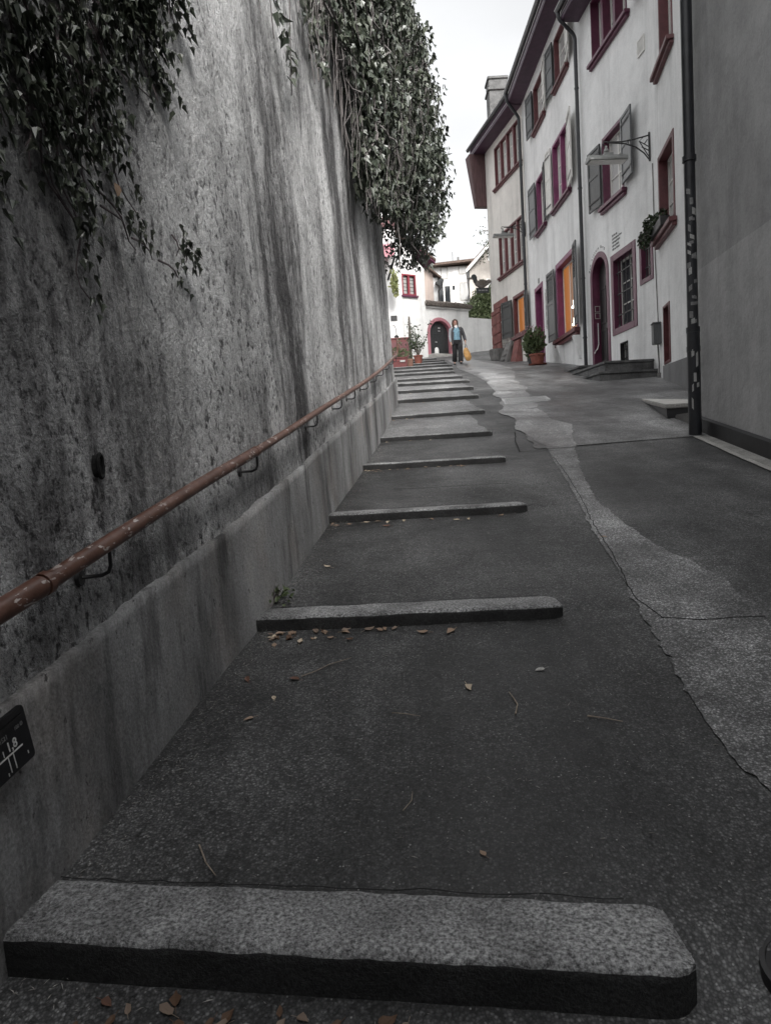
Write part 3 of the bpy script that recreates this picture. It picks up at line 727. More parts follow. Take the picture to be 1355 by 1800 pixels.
# arched door
mb = MB(); arch_ring(mb, FC, 3.0, .46, .6, 4.45, 1.7, -.24, .02); o = mb.build('door_surround', 'purple', hc)
mb = MB(); mb.prism(arch_pts(FC, 3.0, .465, 4.45, -.23, 1.7), FC.n*.05)
for sa in (2.62, 3.04):
    for za, zb_ in ((2.25, 3.1), (3.25, 4.2)): ring(mb, FC, sa, sa+.34, -.18, -.162, za, zb_, .05)
d = mb.build('door', 'door_dark', hc)
MB().tube([FC(2.62, -.17, 3.08), FC(2.62, -.12, 3.08), FC(2.72, -.12, 3.08)], .014, 8).build('handle', 'galv', d)
mb = MB(); mb.fbox(FC, 2.6, 2.78, -.179, -.17, 3.24, 3.29); mb.fbox(FC, 2.83, 2.9, -.179, -.17, 3.26, 3.32); mb.build('letter_plate', 'galv', d)
mb = MB()

for za in (3.42, 3.6): 
    for (n0, n1, a, b) in ((-.17, -.155, 0, .16), (-.045, -.03, 0, .16), (-.155, -.045, 0, .015), (-.155, -.045, .145, .16)): mb.fbox(FC, 3.445, 3.459, n0, n1, za+a, za+b)
mb.build('notice_frame', 'stone_pale', hc)
MB().tube([FC(3.44, -.1, 3.3), FC(3.44, -.1, 2.75), FC(3.43, -.06, 2.62), FC(3.42, .0, 2.56), FC(3.44, .02, 2.5)], .016, 8).build('handrail', 'galv', hc, smooth=True)
window(hc, FC, .85, 2.25, 2.74, 4.71, 1, .16, .19, 'purple', .06, None, bars=(5, 3), munt=2)
window(hc, FC, 0.0, .66, 3.6, 4.71, 1, .11, .16, 'purple', .06, None, bars=(3, 2), munt=1)
window(hc, FC, 1.4, 1.82, 1.96, 2.5, 1, .02, .1, 'iron', .06, None, bars=(2, 2), munt=0)
window(hc, FR, 1.01, 2.11, 7.43, 9.51, 1, .08, .17, 'redbrown', .1, (.93, 2.46, 7.28, 7.43, .14), glass='glass_pale', munt=3)
window(hc, FR, 1.12, 2.5, 4.22, 5.85, 1, .1, .17, 'redbrown', .07, (1.0, 2.72, 4.06, 4.22, .15), glass='glass_pale', munt=2)
mb = MB(); ring(mb, FR, 1.78, 2.36, -.14, .02, 1.61, 2.81, .06); mb.build('cellar_frame', 'redbrown', hc, bev=.006)
MB().fbox(FR, 1.84, 2.3, -.13, -.09, 1.67, 2.75).build('cellar_door', 'redbrown', hc)
mb = MB(); mb.hexa([FR(0, .001, .2), FR(2.42, .001, .2), FR(2.42, .035, .2), FR(0, .035, .2), FR(0, .001, 1.5), FR(2.42, .001, 1.6), FR(2.42, .03, 1.6), FR(0, .03, 1.5)])
mb.build('grey_base', 'plaster_mid', hc)
mb = MB(); mb.fbox(FR, 2.6, 2.84, .002, .16, 2.1, 2.52); mb.fbox(FR, 2.585, 2.855, .002, .18, 2.521, 2.55); mb.build('meter_box', 'shut_grey', hc, bev=.01)
mb = MB(); mb.tube([FR(2.98, .02, 5.95), FR(2.96, .02, 4.0), FR(2.76, .03, 2.56)], .011, 6); mb.tube([FR(2.76, .05, 2.1), FR(2.72, .04, 1.7), FR(2.8, .03, 1.42)], .016, 6)
mb.fbox(FR, 2.76, 2.86, .003, .06, 1.35, 1.5); mb.build('conduit', 'stone', hc, smooth=True)
mb = MB(); ring(mb, FC, .14, .46, .0, .03, 8.47, 8.81, .025)
for q in range(9): mb.fbox(FC, .165, .435, .002, .024, 8.5+q*.032, 8.518+q*.032)
mb.build('vent_grille', 'sash', hc)
MB().fbox(FC, -.02, .5, .0, .35, 9.72, 9.95).build('bracket_beam', 'purple', hc, bev=.01)
up = V(0, 0, 1); xd = -FC.d
for k, (t, sq) in enumerate([('1301 der alte', 1), ('1345 Burkhardus Sartor', 1), ('1410 Hensli Scherer', 1), ('1422 des Färbers', 1), ('1485 zem Kürsner', 1)]):
    text('inscription', t, 'ink', hc, FC(2.15, .002, 5.15-k*.083), xd, up, .075, .0015, squeeze=.78)
arcw = 'Zum hintern Berg'
for k, ch in enumerate(arcw):
    if ch == ' ': continue
    t = R(158)-k/(len(arcw)-1)*R(100); rad = .68
    p = FC(3.0-rad*math.cos(t), .002, 4.45+rad*math.sin(t)); p = FC(3.0+rad*math.cos(math.pi-t), .002, 4.45+rad*math.sin(t))
    x = (-FC.d*math.sin(t)-up*math.cos(t)).normalized(); y = FC.n.cross(x).normalized()
    text('arch_letter', ch, 'ink', hc, p, x, y, .1, .0015, align='CENTER')
pipe(hc, [FC(3.8, .57, 11.55), FC(3.8, .56, 11.36), FC(3.84, .12, 10.95), FC(3.84, .12, 2.0)], .05, clips=[FC(3.84, .12, z) for z in (9.6, 7, 4.6, 3.0)])
# ================================================================= house with the lit shop window
hb = thing('town_house', 'white house with pale and dark shutters above a glowing shop window', 'house', FB(3.4, 0, 2.4))
mb = MB()
facade(mb, FB, 0, 6.95, .9, 12.9, [(3.7, 5.1, 10.82, 12.24), (1.02, 2.36, 10.82, 12.24), (4.06, 5.18, 7.48, 9.24), (1.18, 2.98, 7.48, 9.42), (4.86, 6.04, 2.3, 5.77), (.86, 3.09, 3.46, 5.8)])
shell(mb, FB, 0, 6.95, .9, 12.9, 6); mb.build('wall', 'plaster', hb)
eave(hb, FB, -.6, 6.95, 12.68, 13.08, .52); roof(hb, FB, -.6, 6.95, 13.0, .52)
for a, b, zz0, zz1, l, w_ in [(3.69, 5.11, 10.81, 12.25, 1, .08), (1.01, 2.37, 10.81, 12.25, 1, .08), (4.05, 5.19, 7.47, 9.25, 1, .09), (1.17, 2.99, 7.47, 9.43, 2, .09)]:
    top = zz0 > 10
    window(hb, FB, a, b, zz0, zz1, l, w_, .13 if top else .14, 'redbrown' if top else 'magenta', .1, (a-.12, b+.12, zz0-.13, zz0, .13), glass='glass_pale', munt=2, sillmat='redbrown' if top else 'purple')
shutter(hb, FB, 5.14, 5.78, 10.84, 12.22, 'shut_dark', .05, .12)
shutter(hb, FB, 3.05, 3.66, 10.84, 12.22, 'shut_pale', .14, .05, lab='weathered pale shutter'); shutter(hb, FB, 2.4, 3.02, 10.84, 12.22, 'shut_dark', .05, .1)
shutter(hb, FB, .34, .98, 10.84, 12.22, 'shut_pale', .16, .05, lab='weathered pale shutter')
shutter(hb, FB, 5.22, 5.98, 7.5, 9.22, 'shut_grey', .05, .1); shutter(hb, FB, 3.55, 4.02, 7.5, 9.22, 'shut_dark', .12, .05)
shutter(hb, FB, 3.02, 3.5, 7.5, 9.4, 'shut_pale', .05, .1, lab='weathered pale shutter'); shutter(hb, FB, .42, 1.14, 7.5, 9.4, 'shut_pale', .16, .05, lab='weathered pale shutter')
mb = MB(); ring(mb, FB, 4.85, 6.05, -.45, .02, 2.2, 5.78, .15, wb=0); mb.build('door_surround', 'magenta', hb, bev=.008)
mb = MB(); mb.fbox(FB, 4.99, 5.91, -.44, -.39, 2.2, 5.64); ring(mb, FB, 5.08, 5.82, -.388, -.37, 3.4, 5.5, .09); dd = mb.build('door', 'magenta', hb)
MB().tube([FB(5.06, -.39, 4.3), FB(5.06, -.33, 4.3), FB(5.16, -.33, 4.3)], .014, 8).build('handle', 'galv', dd)
mb = MB(); ring(mb, FB, .85, 3.1, -.24, .02, 3.45, 5.81, .15, .16, .06); sw = mb.build('shop_window', 'magenta', hb, bev=.008)
mb = MB(); ring(mb, FB, 1.0, 2.95, -.23, -.17, 3.51, 5.65, .05); mb.fbox(FB, 2.2, 2.25, -.225, -.18, 3.56, 5.6); mb.build('sash', 'sash', sw)
MB().fbox(FB, 1.04, 2.21, -.205, -.195, 3.55, 5.61).build('lit_pane', 'lit_brown', sw); MB().fbox(FB, 2.24, 2.91, -.205, -.195, 3.55, 5.61).build('lit_pane', 'lit', sw)
for zz in (3.7, 4.22):
    mb = MB(); mb.lathe([(.01, -.04), (.045, -.03), (.05, .0), (.035, .03), (.008, .045)], FB(1.75, -.12, zz), 10, 1, 1.9)
    mb.tube([FB(1.75, -.12, zz+.04), FB(1.75, -.12, zz+.2)], .006, 5); mb.build('display_lamp', 'lamp_glow', sw, smooth=True)
mb = MB(); mb.fbox(FB, .72, 3.22, .0, .17, 3.33, 3.45); mb.fbox(FB, .76, 3.18, .0, .11, 3.22, 3.329); mb.build('sill', 'redbrown', sw, bev=.01)
for a in (2.48, .7):
    MB().hexa([FB(a, .0, 2.55), FB(a+.16, .0, 2.55), FB(a+.16, .04, 2.55), FB(a, .04, 2.55), FB(a, .0, 3.215), FB(a+.16, .0, 3.215), FB(a+.16, .22, 3.215), FB(a, .22, 3.215)]).build('corbel', 'plaster', hb)
shutter(hb, FB, 3.14, 3.86, 3.5, 5.72, 'shut_grey', .05, .1, louvre=True); shutter(hb, FB, .3, .82, 3.5, 5.76, 'shut_grey', .16, .1, louvre=True)
pn = MB(); pn.fbox(FB, 4.2, 4.56, .002, .012, 4.08, 5.3); pn.fbox(FB, 4.27, 4.49, .002, .013, 5.301, 5.4); pn = pn.build('painted_panel', 'paper', hb)
mb = MB()
for zz, a, b in [(5.02, 4.3, 4.46), (4.72, 4.27, 4.5), (4.5, 4.27, 4.36), (4.5, 4.4, 4.5), (4.22, 4.27, 4.5)]:
    mb.fbox(FB, a, b, .0121, .0145, zz, zz+.14)
mb.build('panel_marks', 'dim_mark', pn)
MB().fbox(FB, 5.32, 5.44, .002, .02, 5.84, 6.0).build('number_plate', 'dim_mark', hb)
mb = MB(); mb.fbox(FB, 6.35, 6.6, .002, .05, 4.0, 4.26); mb.fbox(FB, 6.42, 6.54, .002, .14, 3.6, 3.86); mb.build('letter_box', 'iron', hb, bev=.01)
pipe(hb, [FB(6.8, .6, 12.98), FB(6.8, .58, 12.75), FB(6.93, .13, 12.2), FB(6.93, .13, 2.7)], .055, clips=[FB(6.93, .13, z) for z in (10.5, 8, 6.2, 4.2)])
# ================================================================= far house with four-light windows
ha = thing('town_house', 'farthest white row house with four-light windows, chimney and sandstone corner', 'house', FA(2, 0, 3.4))
mb = MB()
facade(mb, FA, 0, 4.07, 2.2, 12.9, [(.27, 2.93, 10.79, 12.35), (.32, 2.85, 7.2, 8.86), (.36, 1.59, 4.51, 6.09), (2.3, 3.0, 3.2, 6.02)])
shell(mb, FA, 0, 4.07, 2.2, 12.9, 6); mb.build('wall', 'plaster_warm', ha)
eave(ha, FA, .0, 4.6, 12.66, 13.05, .5)
mb = MB(); mb.box(-1, -.9, -1, -.9, -1, -.9) if False else None
mb.hexa([FA(4.08, -4, 12.66), FA(4.6, -4, 12.66), FA(4.6, -.031, 12.66), FA(4.08, -.031, 12.66), FA(4.08, -4, 13.2), FA(4.56, -4, 13.0), FA(4.56, -.031, 13.0), FA(4.08, -.031, 13.2)])
mb.build('end_eave', 'eave', ha, bev=.01)
mb = MB(); mb.hexa([FA(4.09, -1.6, 10.5), FA(4.4, -1.6, 10.5), FA(4.4, .46, 10.5), FA(4.09, .46, 10.5), FA(4.09, -1.6, 12.655), FA(4.6, -1.6, 12.655), FA(4.6, .7, 12.655), FA(4.09, .7, 12.655)])
mb.build('boarded_bay', 'eave_red', ha, bev=.01)
roof(ha, FA, .0, 4.6, 13.0, .5)
ch = MB(); cc = V(5.82, 30.6, 0)
ch.box(5.42, 6.2, 30.25, 31.0, 13.2, 15.3); ch.box(5.36, 6.26, 30.19, 31.06, 15.301, 15.4); ch.box(5.42, 6.2, 30.25, 31.0, 15.401, 15.75); ch.box(5.37, 6.25, 30.2, 31.05, 15.751, 15.86)
ch.build('chimney', 'granite_dark', ha, bev=.015)
window(ha, FA, .25, 2.95, 10.77, 12.37, 4, .07, .11, 'redbrown', .13, (.12, 3.08, 10.64, 10.77, .12), glass='glass_pale', munt=2)
window(ha, FA, .3, 2.87, 7.18, 8.88, 4, .07, .11, 'redbrown', .13, (.18, 2.98, 7.04, 7.18, .12), glass='glass_pale', munt=2)
mb = MB(); ring(mb, FA, .35, 1.6, -.2, .02, 4.5, 6.1, .12); lw_ = mb.build('lit_window', 'redbrown', ha, bev=.008)
mb = MB(); ring(mb, FA, .472, 1.478, -.18, -.13, 4.622, 5.978, .045); mb.build('sash', 'sash', lw_)
MB().fbox(FA, .5, 1.45, -.165, -.155, 4.65, 5.95).build('lit_pane', 'lit', lw_)
mb = MB(); mb.fbox(FA, .22, 1.72, .0, .13, 4.38, 4.5); mb.build('sill', 'redbrown', lw_, bev=.01)
shutter(ha, FA, -.12, .34, 4.56, 5.95, 'shut_grey', .13, .05); shutter(ha, FA, 1.62, 2.3, 4.56, 6.0, 'shut_dark', .05, .22)
mb = MB(); mb.fbox(FA, 2.18, 3.75, .0, .05, 6.02, 6.3); mb.build('door_lintel', 'sandstone', ha, bev=.02)
mb = MB()
z = 3.3; k = 0
while z < 6.0:
    h = .36+.1*random.random(); zt = min(6.015, z+h-.012); w1 = .12*(k % 2)
    mb.fbox(FA, 3.0, 3.55-w1, -.45, .045+.012*random.random(), z, zt); mb.fbox(FA, 3.562-w1, 4.075, -.3, .04+.015*random.random(), z, zt); z += h; k += 1
mb.build('stone_jamb', 'sandstone', ha, bev=.018)
MB().fbox(FA, 2.29, 3.01, -.44, -.4, 3.2, 6.03).build('door', 'door_dark', ha)
mb = MB(); mb.hexa([FA(.84, .0, 3.2), FA(1.5, .0, 3.2), FA(1.5, .36, 3.2), FA(.84, .36, 3.2), FA(.9, .0, 4.36), FA(1.5, .0, 4.36), FA(1.5, .08, 4.36), FA(.9, .08, 4.36)])
mb.build('buttress', 'sandstone', ha, bev=.03)
# things standing against that house
mb = MB(); q = [(1.56, .46), (2.24, .5), (2.2, .12), (1.6, .1)]
mb.hexa([FA(1.56, .34, 3.5), FA(2.3, .38, 3.52), FA(2.3, .5, 3.52), FA(1.56, .46, 3.5), FA(1.6, .06, 4.42), FA(2.16, .08, 4.36), FA(2.16, .17, 4.36), FA(1.6, .15, 4.42)])
for k in range(4):
    zz = 3.62+k*.19; n_ = .47-.085*k*1.05+.02; mb.fbox(FA, 1.68, 2.16, n_-.06, n_+.0, zz, zz+.09)
tag(mb.build('carved_stone', 'stone', bev=.02), 'carved grey relief slab leaning on the wall under the glowing amber window', 'carved stone')
gt = ground(*FA(2.75, .35, 0)[:2])
mb = MB(); c = FA(2.72, .34, gt-.03)
mb.lathe([(.2, 0), (.26, .1), (.29, .25), (.31, .42), (.33, .47), (.33, .5), (.28, .5), (.26, .42), (.02, .4)], c, 18)
for k in range(12):
    t = k*math.pi/6; mb.tube([c+V(.24*math.cos(t), .24*math.sin(t), .05), c+V(.305*math.cos(t), .305*math.sin(t), .3), c+V(.32*math.cos(t), .32*math.sin(t), .44)], .022, 6)
tag(mb.build('stone_trough', 'stone', smooth=True), 'ribbed round stone planter standing by the sandstone doorway', 'planter')
# duck sign on its bracket
dg = thing('hanging_sign', 'painted metal duck sign with a dark name board at the far house corner', 'sign', FA(4.02, .4, 6.9))
DO = FA(4.0, .05, 0)
def dk(a, z, t=0): return DO+FA.n*a+FA.d*t+V(0, 0, z)
ol = [(-.1, 7.34), (.02, 7.40), (.12, 7.36), (.22, 7.40), (.38, 7.42), (.5, 7.38), (.56, 7.34), (.60, 7.42), (.60, 7.52), (.64, 7.6), (.72, 7.63), (.79, 7.6), (.82, 7.54), (.9, 7.50), (1.02, 7.485), (1.03, 7.45), (.9, 7.44), (.8, 7.43), (.74, 7.4), (.72, 7.28), (.66, 7.16), (.55, 7.08), (.4, 7.04), (.25, 7.08), (.1, 7.18), (-.02, 7.28)]
def thick(poly, th, n=5):
    c = V(sum(p[0] for p in poly)/len(poly), 0, sum(p[1] for p in poly)/len(poly)); rg = []
    for k in range(n):
        u = -1+2*k/(n-1); sc = .86+.14*math.sqrt(max(0, 1-u*u)); rg.append([dk(lerp(c.x, a, sc), lerp(c.z, b, sc), th*u) for a, b in poly])
    return rg
body = MB().loft(thick(ol, .05)).build('duck_body', 'duck_body', dg)
MB().loft(thick([(.585, 7.36), (.59, 7.5), (.63, 7.61), (.72, 7.642), (.8, 7.61), (.83, 7.55), (.83, 7.46), (.76, 7.41), (.73, 7.3), (.66, 7.2)], .056)).build('duck_head', 'shut_dark', body)
MB().loft(thick([(.12, 7.32), (.3, 7.37), (.48, 7.34), (.53, 7.24), (.42, 7.14), (.26, 7.16)], .062)).build('wing', 'wood', body)
mb = MB(); mb.prism([dk(.06, 6.86, -.02), dk(.62, 6.84, -.02), dk(.62, 7.04, -.02), dk(.06, 7.05, -.02)], FA.d*.04); nb = mb.build('name_board', 'shut_dark', dg)
mb = MB()
for a, b, z in [(.14, .24, 6.93), (.27, .4, 6.93), (.43, .55, 6.93)]: mb.prism([dk(a, z, -.0215), dk(b, z, -.0215), dk(b, z+.05, -.0215), dk(a, z+.05, -.0215)], FA.d*.043)
mb.build('board_marks', 'dim_mark', nb)
mb = MB(); mb.tube([dk(-.06, 7.06), dk(.66, 7.05)], .014, 6); mb.tube([dk(-.06, 7.3), dk(-.02, 7.22), dk(.1, 7.06)], .012, 6); mb.tube([dk(.2, 7.05), dk(.2, 7.02)], .01, 5); mb.tube([dk(.5, 7.05), dk(.5, 7.02)], .01, 5)
mb.build('bracket', 'iron', dg)
# bracket street lamps
def lamp(label):
    """arm runs along -X of its own frame; the root sits on the wall"""
    t = thing('street_lamp', label, 'street lamp', (0, 0, 0), 'long box lamps on wrought iron wall brackets')
    I = MB()
    I.tube([(0, 0, -.32), (0, 0, .28)], .022, 8)
    I.tube([(0, 0, .22), (-.3, 0, .15), (-.6, 0, .1), (-.92, 0, .1)], .015, 8)
    I.tube([(0, 0, -.3), (-.12, 0, -.15), (-.3, 0, -.02), (-.55, 0, .06), (-.92, 0, .09)], .015, 8)
    I.tube([(-.01, 0, -.02), (-.22, 0, .1), (-.11, 0, .2)], .011, 6); I.tube([(-.01, 0, -.1), (-.17, 0, -.02)], .011, 6); I.tube([(-.02, 0, -.22), (-.22, 0, .1)], .011, 6); I.tube([(-.11, 0, .04), (-.04, 0, .13)], .011, 6)
    for x in (-.42, -.46): I.tube([(x, 0, .02), (x, 0, .13)], .009, 6)
    I.tube([(-.9, 0, .1), (-.99, 0, .11), (-1.03, 0, .06), (-1.0, 0, .02), (-.95, 0, .03)], .014, 8)
    I.build('bracket', 'iron', t, smooth=True)
    H = MB(); H.tube([(-.96, 0, .02), (-.96, 0, -.14)], .028, 8); H.lathe([(.05, 0), (.06, .03), (.03, .09), (.015, .1)], (-.96, 0, -.12), 10); H.box(-1.02, -.82, -.05, .05, -.185, -.13)
    H.build('hanger', 'steel', t, smooth=True)
    B = MB(); pr = [(-.14, -.31), (.14, -.31), (.14, -.27), (.07, -.186), (-.07, -.186), (-.14, -.27)]
    B.prism([(-1.38, y, z) for y, z in pr], V(.86, 0, 0)); b = B.build('housing', 'steel', t, bev=.008)
    MB().box(-1.34, -.56, -.11, .11, -.325, -.3105).build('diffuser', 'sash', b)
    return t
def aim(o, p, nvec): o.location = p; o.rotation_euler = (0, 0, math.atan2(-nvec.y, -nvec.x)); ORG[o.name] = Vector(p)
l1 = lamp('large bracket lamp hanging in front of the shuttered window of the arched-door house')
l2 = copy_tree(l1); l2['label'] = 'small-looking bracket lamp by the farther downpipe, below the far house eave'
aim(l1, FC(.02, .02, 6.42), V(-1, -.06, 0).normalized()); aim(l2, FA(.12, .02, 8.25), V(-1, -.1, 0).normalized()); l2.scale = (.88, .88, .88)
# ================================================================= near grey house on the right
FD = frame((3.855, 8.05), .078)       # s negative runs back past the camera
hd = thing('grey_house', 'plain dark grey rendered house filling the right edge with a black base', 'house', FD(-3, 0, -.4))
mb = MB(); facade(mb, FD, -16, .28, -5, 6.5, []); shell(mb, FD, -16, .28, -5, 6.5, 7); mb.build('wall', 'plaster_grey', hd)
mb = MB(); mb.fbox(FD, -15.9, .275, .002, .012, -.5, 2.0); mb.build('painted_lower_wall', 'plaster_dado', hd)
n_ = 40; mb = MB(); ts = np.linspace(.27, -14, n_)
for a, b in zip(ts[:-1], ts[1:]):
    za, zb_ = gplane(*FD(a, 0, 0)[:2])+.165, gplane(*FD(b, 0, 0)[:2])+.165
    mb.add([FD(a, .0, za-1), FD(b, .0, zb_-1), FD(b, .05, zb_-1), FD(a, .05, za-1), FD(a, .012, za+.02), FD(b, .012, zb_+.02), FD(b, .05, zb_), FD(a, .05, za)], [(2, 3, 7, 6), (7, 4, 5, 6), (0, 1, 2, 3), (3, 0, 4, 7)][:2])
mb.build('black_base', 'bitumen', hd)
eave(hd, FD, -15, .4, 6.45, 6.8, .2); roof(hd, FD, -15, .4, 6.75, .2, 7, 1.6)
px_, py_ = 3.69, 8.06; gz_ = ground(px_, py_)
dp = pipe(hd, [V(px_, py_, gz_-.05), V(px_, py_, 6.4)], .062)
for z, r in [(gz_+1.0, .076), (gz_+1.22, .076), (gz_+.42, .07), (3.2, .076), (5.4, .076)]:
    MB().tube([V(px_, py_, z-.03), V(px_, py_, z+.03)], r, 14).build('pipe_clip', 'pipe', dp, smooth=True)
MB().tube([V(px_, py_, gz_-.05), V(px_, py_, gz_+1.2)], .072, 14).build('cast_foot', 'pipe', dp, smooth=True)
def sticker(z, h, a, w, mat, r=.0635):
    mb = MB(); n = 5; t0 = R(a)
    P = [(px_+r*math.cos(t0+w/r*(k/(n-1)-.5)), py_+r*math.sin(t0+w/r*(k/(n-1)-.5))) for k in range(n)]
    j = .008*random.uniform(-1, 1); v = [(x, y, z+j*k) for k, (x, y) in enumerate(P)]+[(x, y, z+h+j*k) for k, (x, y) in enumerate(P)]
    v2 = [(px_+(x-px_)*1.012, py_+(y-py_)*1.012, zz) for x, y, zz in v]
    mb.add(v+v2, [(k, k+1, k+1+n, k+n) for k in range(n-1)]+[(2*n+k+n, 2*n+k+1+n, 2*n+k+1, 2*n+k) for k in range(n-1)])
    mb.build('sticker', mat, dp)
z = gz_+1.28
while z < gz_+2.75:
    h = random.uniform(.04, .095)
    for q in range(random.choice((1, 1, 2))): sticker(z, h*random.uniform(.6, 1), -100+random.uniform(-42, 42), random.uniform(.03, .065), random.choice(('paper', 'paper', 'paper_grey', 'dim_mark')))
    z += h+random.uniform(.0, .05)
for z, h, a, w in [(gz_+.78, .16, -85, .025), (gz_+.9, .08, -120, .03), (gz_+.62, .1, -105, .03), (gz_+.55, .05, -80, .03), (gz_+.5, .08, -125, .018), (gz_+.32, .12, -130, .02)]: sticker(z, h, a, w, 'paper', .0735)
# kerb edging, shallow channel and stone landings on the right
rows_ = []
for y in np.arange(-3, 7.98, .15):
    c = float(np.interp(y, [-3, 6.1, 6.99, 7.94], [2.72, 3.46, 3.54, 3.64])); rows_.append([(c-.03+.015*noise.noise(Vector((y*3, 0, 0))), y), (c, y), (c+.035+.015*noise.noise(Vector((y*4, 3, 0))), y)])
sheet('kerb_edge', rows_, 'stone_pale', .012)
rows_ = []
for y in np.arange(-3, 8.2, .15):
    c = float(np.interp(y, [-3, 6.1, 6.99, 7.94], [2.72, 3.46, 3.54, 3.64])); e = 3.855+.078*(y-8.05)+.02; rows_.append([(lerp(c+.05, e, t), y) for t in (0, .5, 1)])
sheet('channel', rows_, 'concrete', .005)
zt = gplane(4.45, 11.5)+.03
mb = MB(); mb.hexa([(3.9, 9.35, -.3), (5.7, 9.75, -.3), (5.7, 12.1, -.3), (4.42, 11.55, -.3), (3.9, 9.35, zt-.3), (5.7, 9.75, zt-.27), (5.7, 12.1, zt-.06), (4.42, 11.55, zt-.06)])
mb.hexa([(3.87, 9.32, zt-.299), (5.7, 9.72, zt-.269), (5.7, 12.13, zt-.059), (4.4, 11.58, zt-.059), (3.87, 9.32, zt-.24), (5.7, 9.72, zt-.21), (5.7, 12.13, zt), (4.4, 11.58, zt)])
mb2 = mb
t = thing('stone_landing', 'level stone landing with a dark front jutting from behind the stickered drainpipe', 'landing', (4.6, 10, .3))
b = MB(); b.v, b.f = mb.v[:8], mb.f[:6]; b.build('base', 'bitumen', t); b = MB(); b.v = mb.v[8:]; b.f = mb.f[:6]; b.build('top_slab', 'stone_pale', t, bev=.012)
mb = MB(); z2 = gplane(3.95, 9.0)+.12
mb.hexa([(3.98, 8.75, -.3), (5.4, 8.9, -.3), (5.4, 9.66, -.3), (4.0, 9.33, -.3), (3.98, 8.75, z2), (5.4, 8.9, z2), (5.4, 9.66, z2), (4.0, 9.33, z2)])
mb.build('lower_step', 'stone', t, bev=.012)
st = thing('door_stoop', 'dark stone steps and wedge landing below the arched oxblood door', 'steps', FC(1.6, .5, 1.5))
for (a, b, pr, z, zb_) in [(2.2, 3.95, .92, 2.05, 1.4), (.12, 2.19, 1.12, 1.87, 1.1), (-.12, 1.1, 1.34, 1.62, .9)]:
    mb = MB(); mb.fbox(FC, a, b, -.02 if pr < 1.3 else 0.0, pr, zb_, z-.06); mb.fbox(FC, a-.03, b, -.02, pr+.03, z-.059, z); mb.build('stone_step', 'granite_dark', st, bev=.012)
# steel road grate and small cover
g0, g1, g2, g3 = V(2.25, 12.23, 0), V(3.08, 12.47, 0), V(3.14, 13.05, 0), V(2.35, 13.14, 0)
def gq(u, v): p = (g0*(1-u)+g1*u)*(1-v)+(g3*(1-u)+g2*u)*v; return V(p.x, p.y, gplane(p.x, p.y)+.012)
mb = MB()
def gbar(a, b, w):
    p, q = gq(*a), gq(*b); d = (q-p).normalized(); s_ = V(-d.y, d.x, 0)*w; mb.hexa([p-s_-V(0, 0, .03), q-s_-V(0, 0, .03), q+s_-V(0, 0, .03), p+s_-V(0, 0, .03), p-s_+V(0, 0, .014), q-s_+V(0, 0, .014), q+s_+V(0, 0, .014), p+s_+V(0, 0, .014)])
for a, b in [((0, 0), (1, 0)), ((0, 1), (1, 1)), ((0, 0), (0, 1)), ((1, 0), (1, 1))]: gbar(a, b, .02)
for k in range(1, 18): gbar((k/18, 0.02), (k/18, .98), .011)
for k in (1, 2): gbar((.02, k/3), (.98, k/3), .011)
o = mb.build('road_grate', 'galv'); tag(o, 'pale steel drainage grate set in the road beside the steps', 'drain grate')
mb = MB(); mb.prism([gq(-.01, -.01)-V(0, 0, .004), gq(1.01, -.01)-V(0, 0, .004), gq(1.01, 1.01)-V(0, 0, .004), gq(-.01, 1.01)-V(0, 0, .004)], V(0, 0, .003)); mb.build('pit', 'hole', o)
mb = MB(); c = V(.905, 1.47, gplane(.905, 1.47)-.008); tl = V(0, .1862, 0)
def disc(r, z): return [c+V(r*math.cos(t), r*math.sin(t), z+.1862*r*math.sin(t)) for t in np.linspace(0, 2*math.pi, 33)[:-1]]
mb.loft([disc(.1, -.02), disc(.1, .012), disc(.088, .014), disc(.086, .008), disc(.05, .008), disc(.048, .013), disc(.01, .013)])
tag(mb.build('valve_cover', 'iron', smooth=True), 'round black iron valve cover in the asphalt at the bottom right', 'valve cover')
# ================================================================= square at the top of the lane
FG = frame((3.16, 33.4), 1/.6, -1)         # s runs right and away along the garden wall
def gs(x): return (x-3.16)/FG.d.x
def tiles(mb, fr, s0, s1, n0, n1, za, zb):   # rows of half-round roof tiles
    k = int(abs(s1-s0)/.17)
    for i in range(k):
        s = s0+(s1-s0)*(i+.5)/k; j = .02*random.uniform(-1, 1)
        mb.tube([fr(s, n0+.03, za+.02+j), fr(s, n1, zb+j)], [.1, .085], 7)
gw = thing('garden_wall', 'white garden wall with a pink stone arch gate and mossy tile coping', 'wall', FG(0, 0, 4.7))
mb = MB(); sA = gs(3.12)
n1 = gs(4.65); n0 = gs(2.36); n2 = gs(9.5)
facade(mb, FG, n0, n1, 3.6, 7.0, [(sA-.66, sA+.66, 3.7, 6.5)])
spandrel(mb, FG, sA, .66, 5.84)
facade(mb, FG, n1, n2, 3.6, 6.68, [])
mb.fbox(FG, n0, sA-.67, -.5, -.005, 3.6, 6.99); mb.fbox(FG, sA+.67, n1, -.5, -.005, 3.6, 6.99); mb.fbox(FG, n1+.001, n2, -.4, -.005, 3.6, 6.679); mb.fbox(FG, sA-.67, sA+.67, -.5, -.3, 6.45, 6.99)
mb.build('wall', 'white', gw)
mb = MB(); mb.fbox(FG, n0, n1+.05, -.5, .1, 7.001, 7.07); mb.build('cornice', 'white', gw, bev=.01)
mb = MB(); tiles(mb, FG, n0, n1+.1, .2, -.4, 7.13, 7.38); mb.fbox(FG, n0, n1+.1, -.5, .16, 7.071, 7.15); mb.build('tile_coping', 'tile_grey', gw, smooth=True)
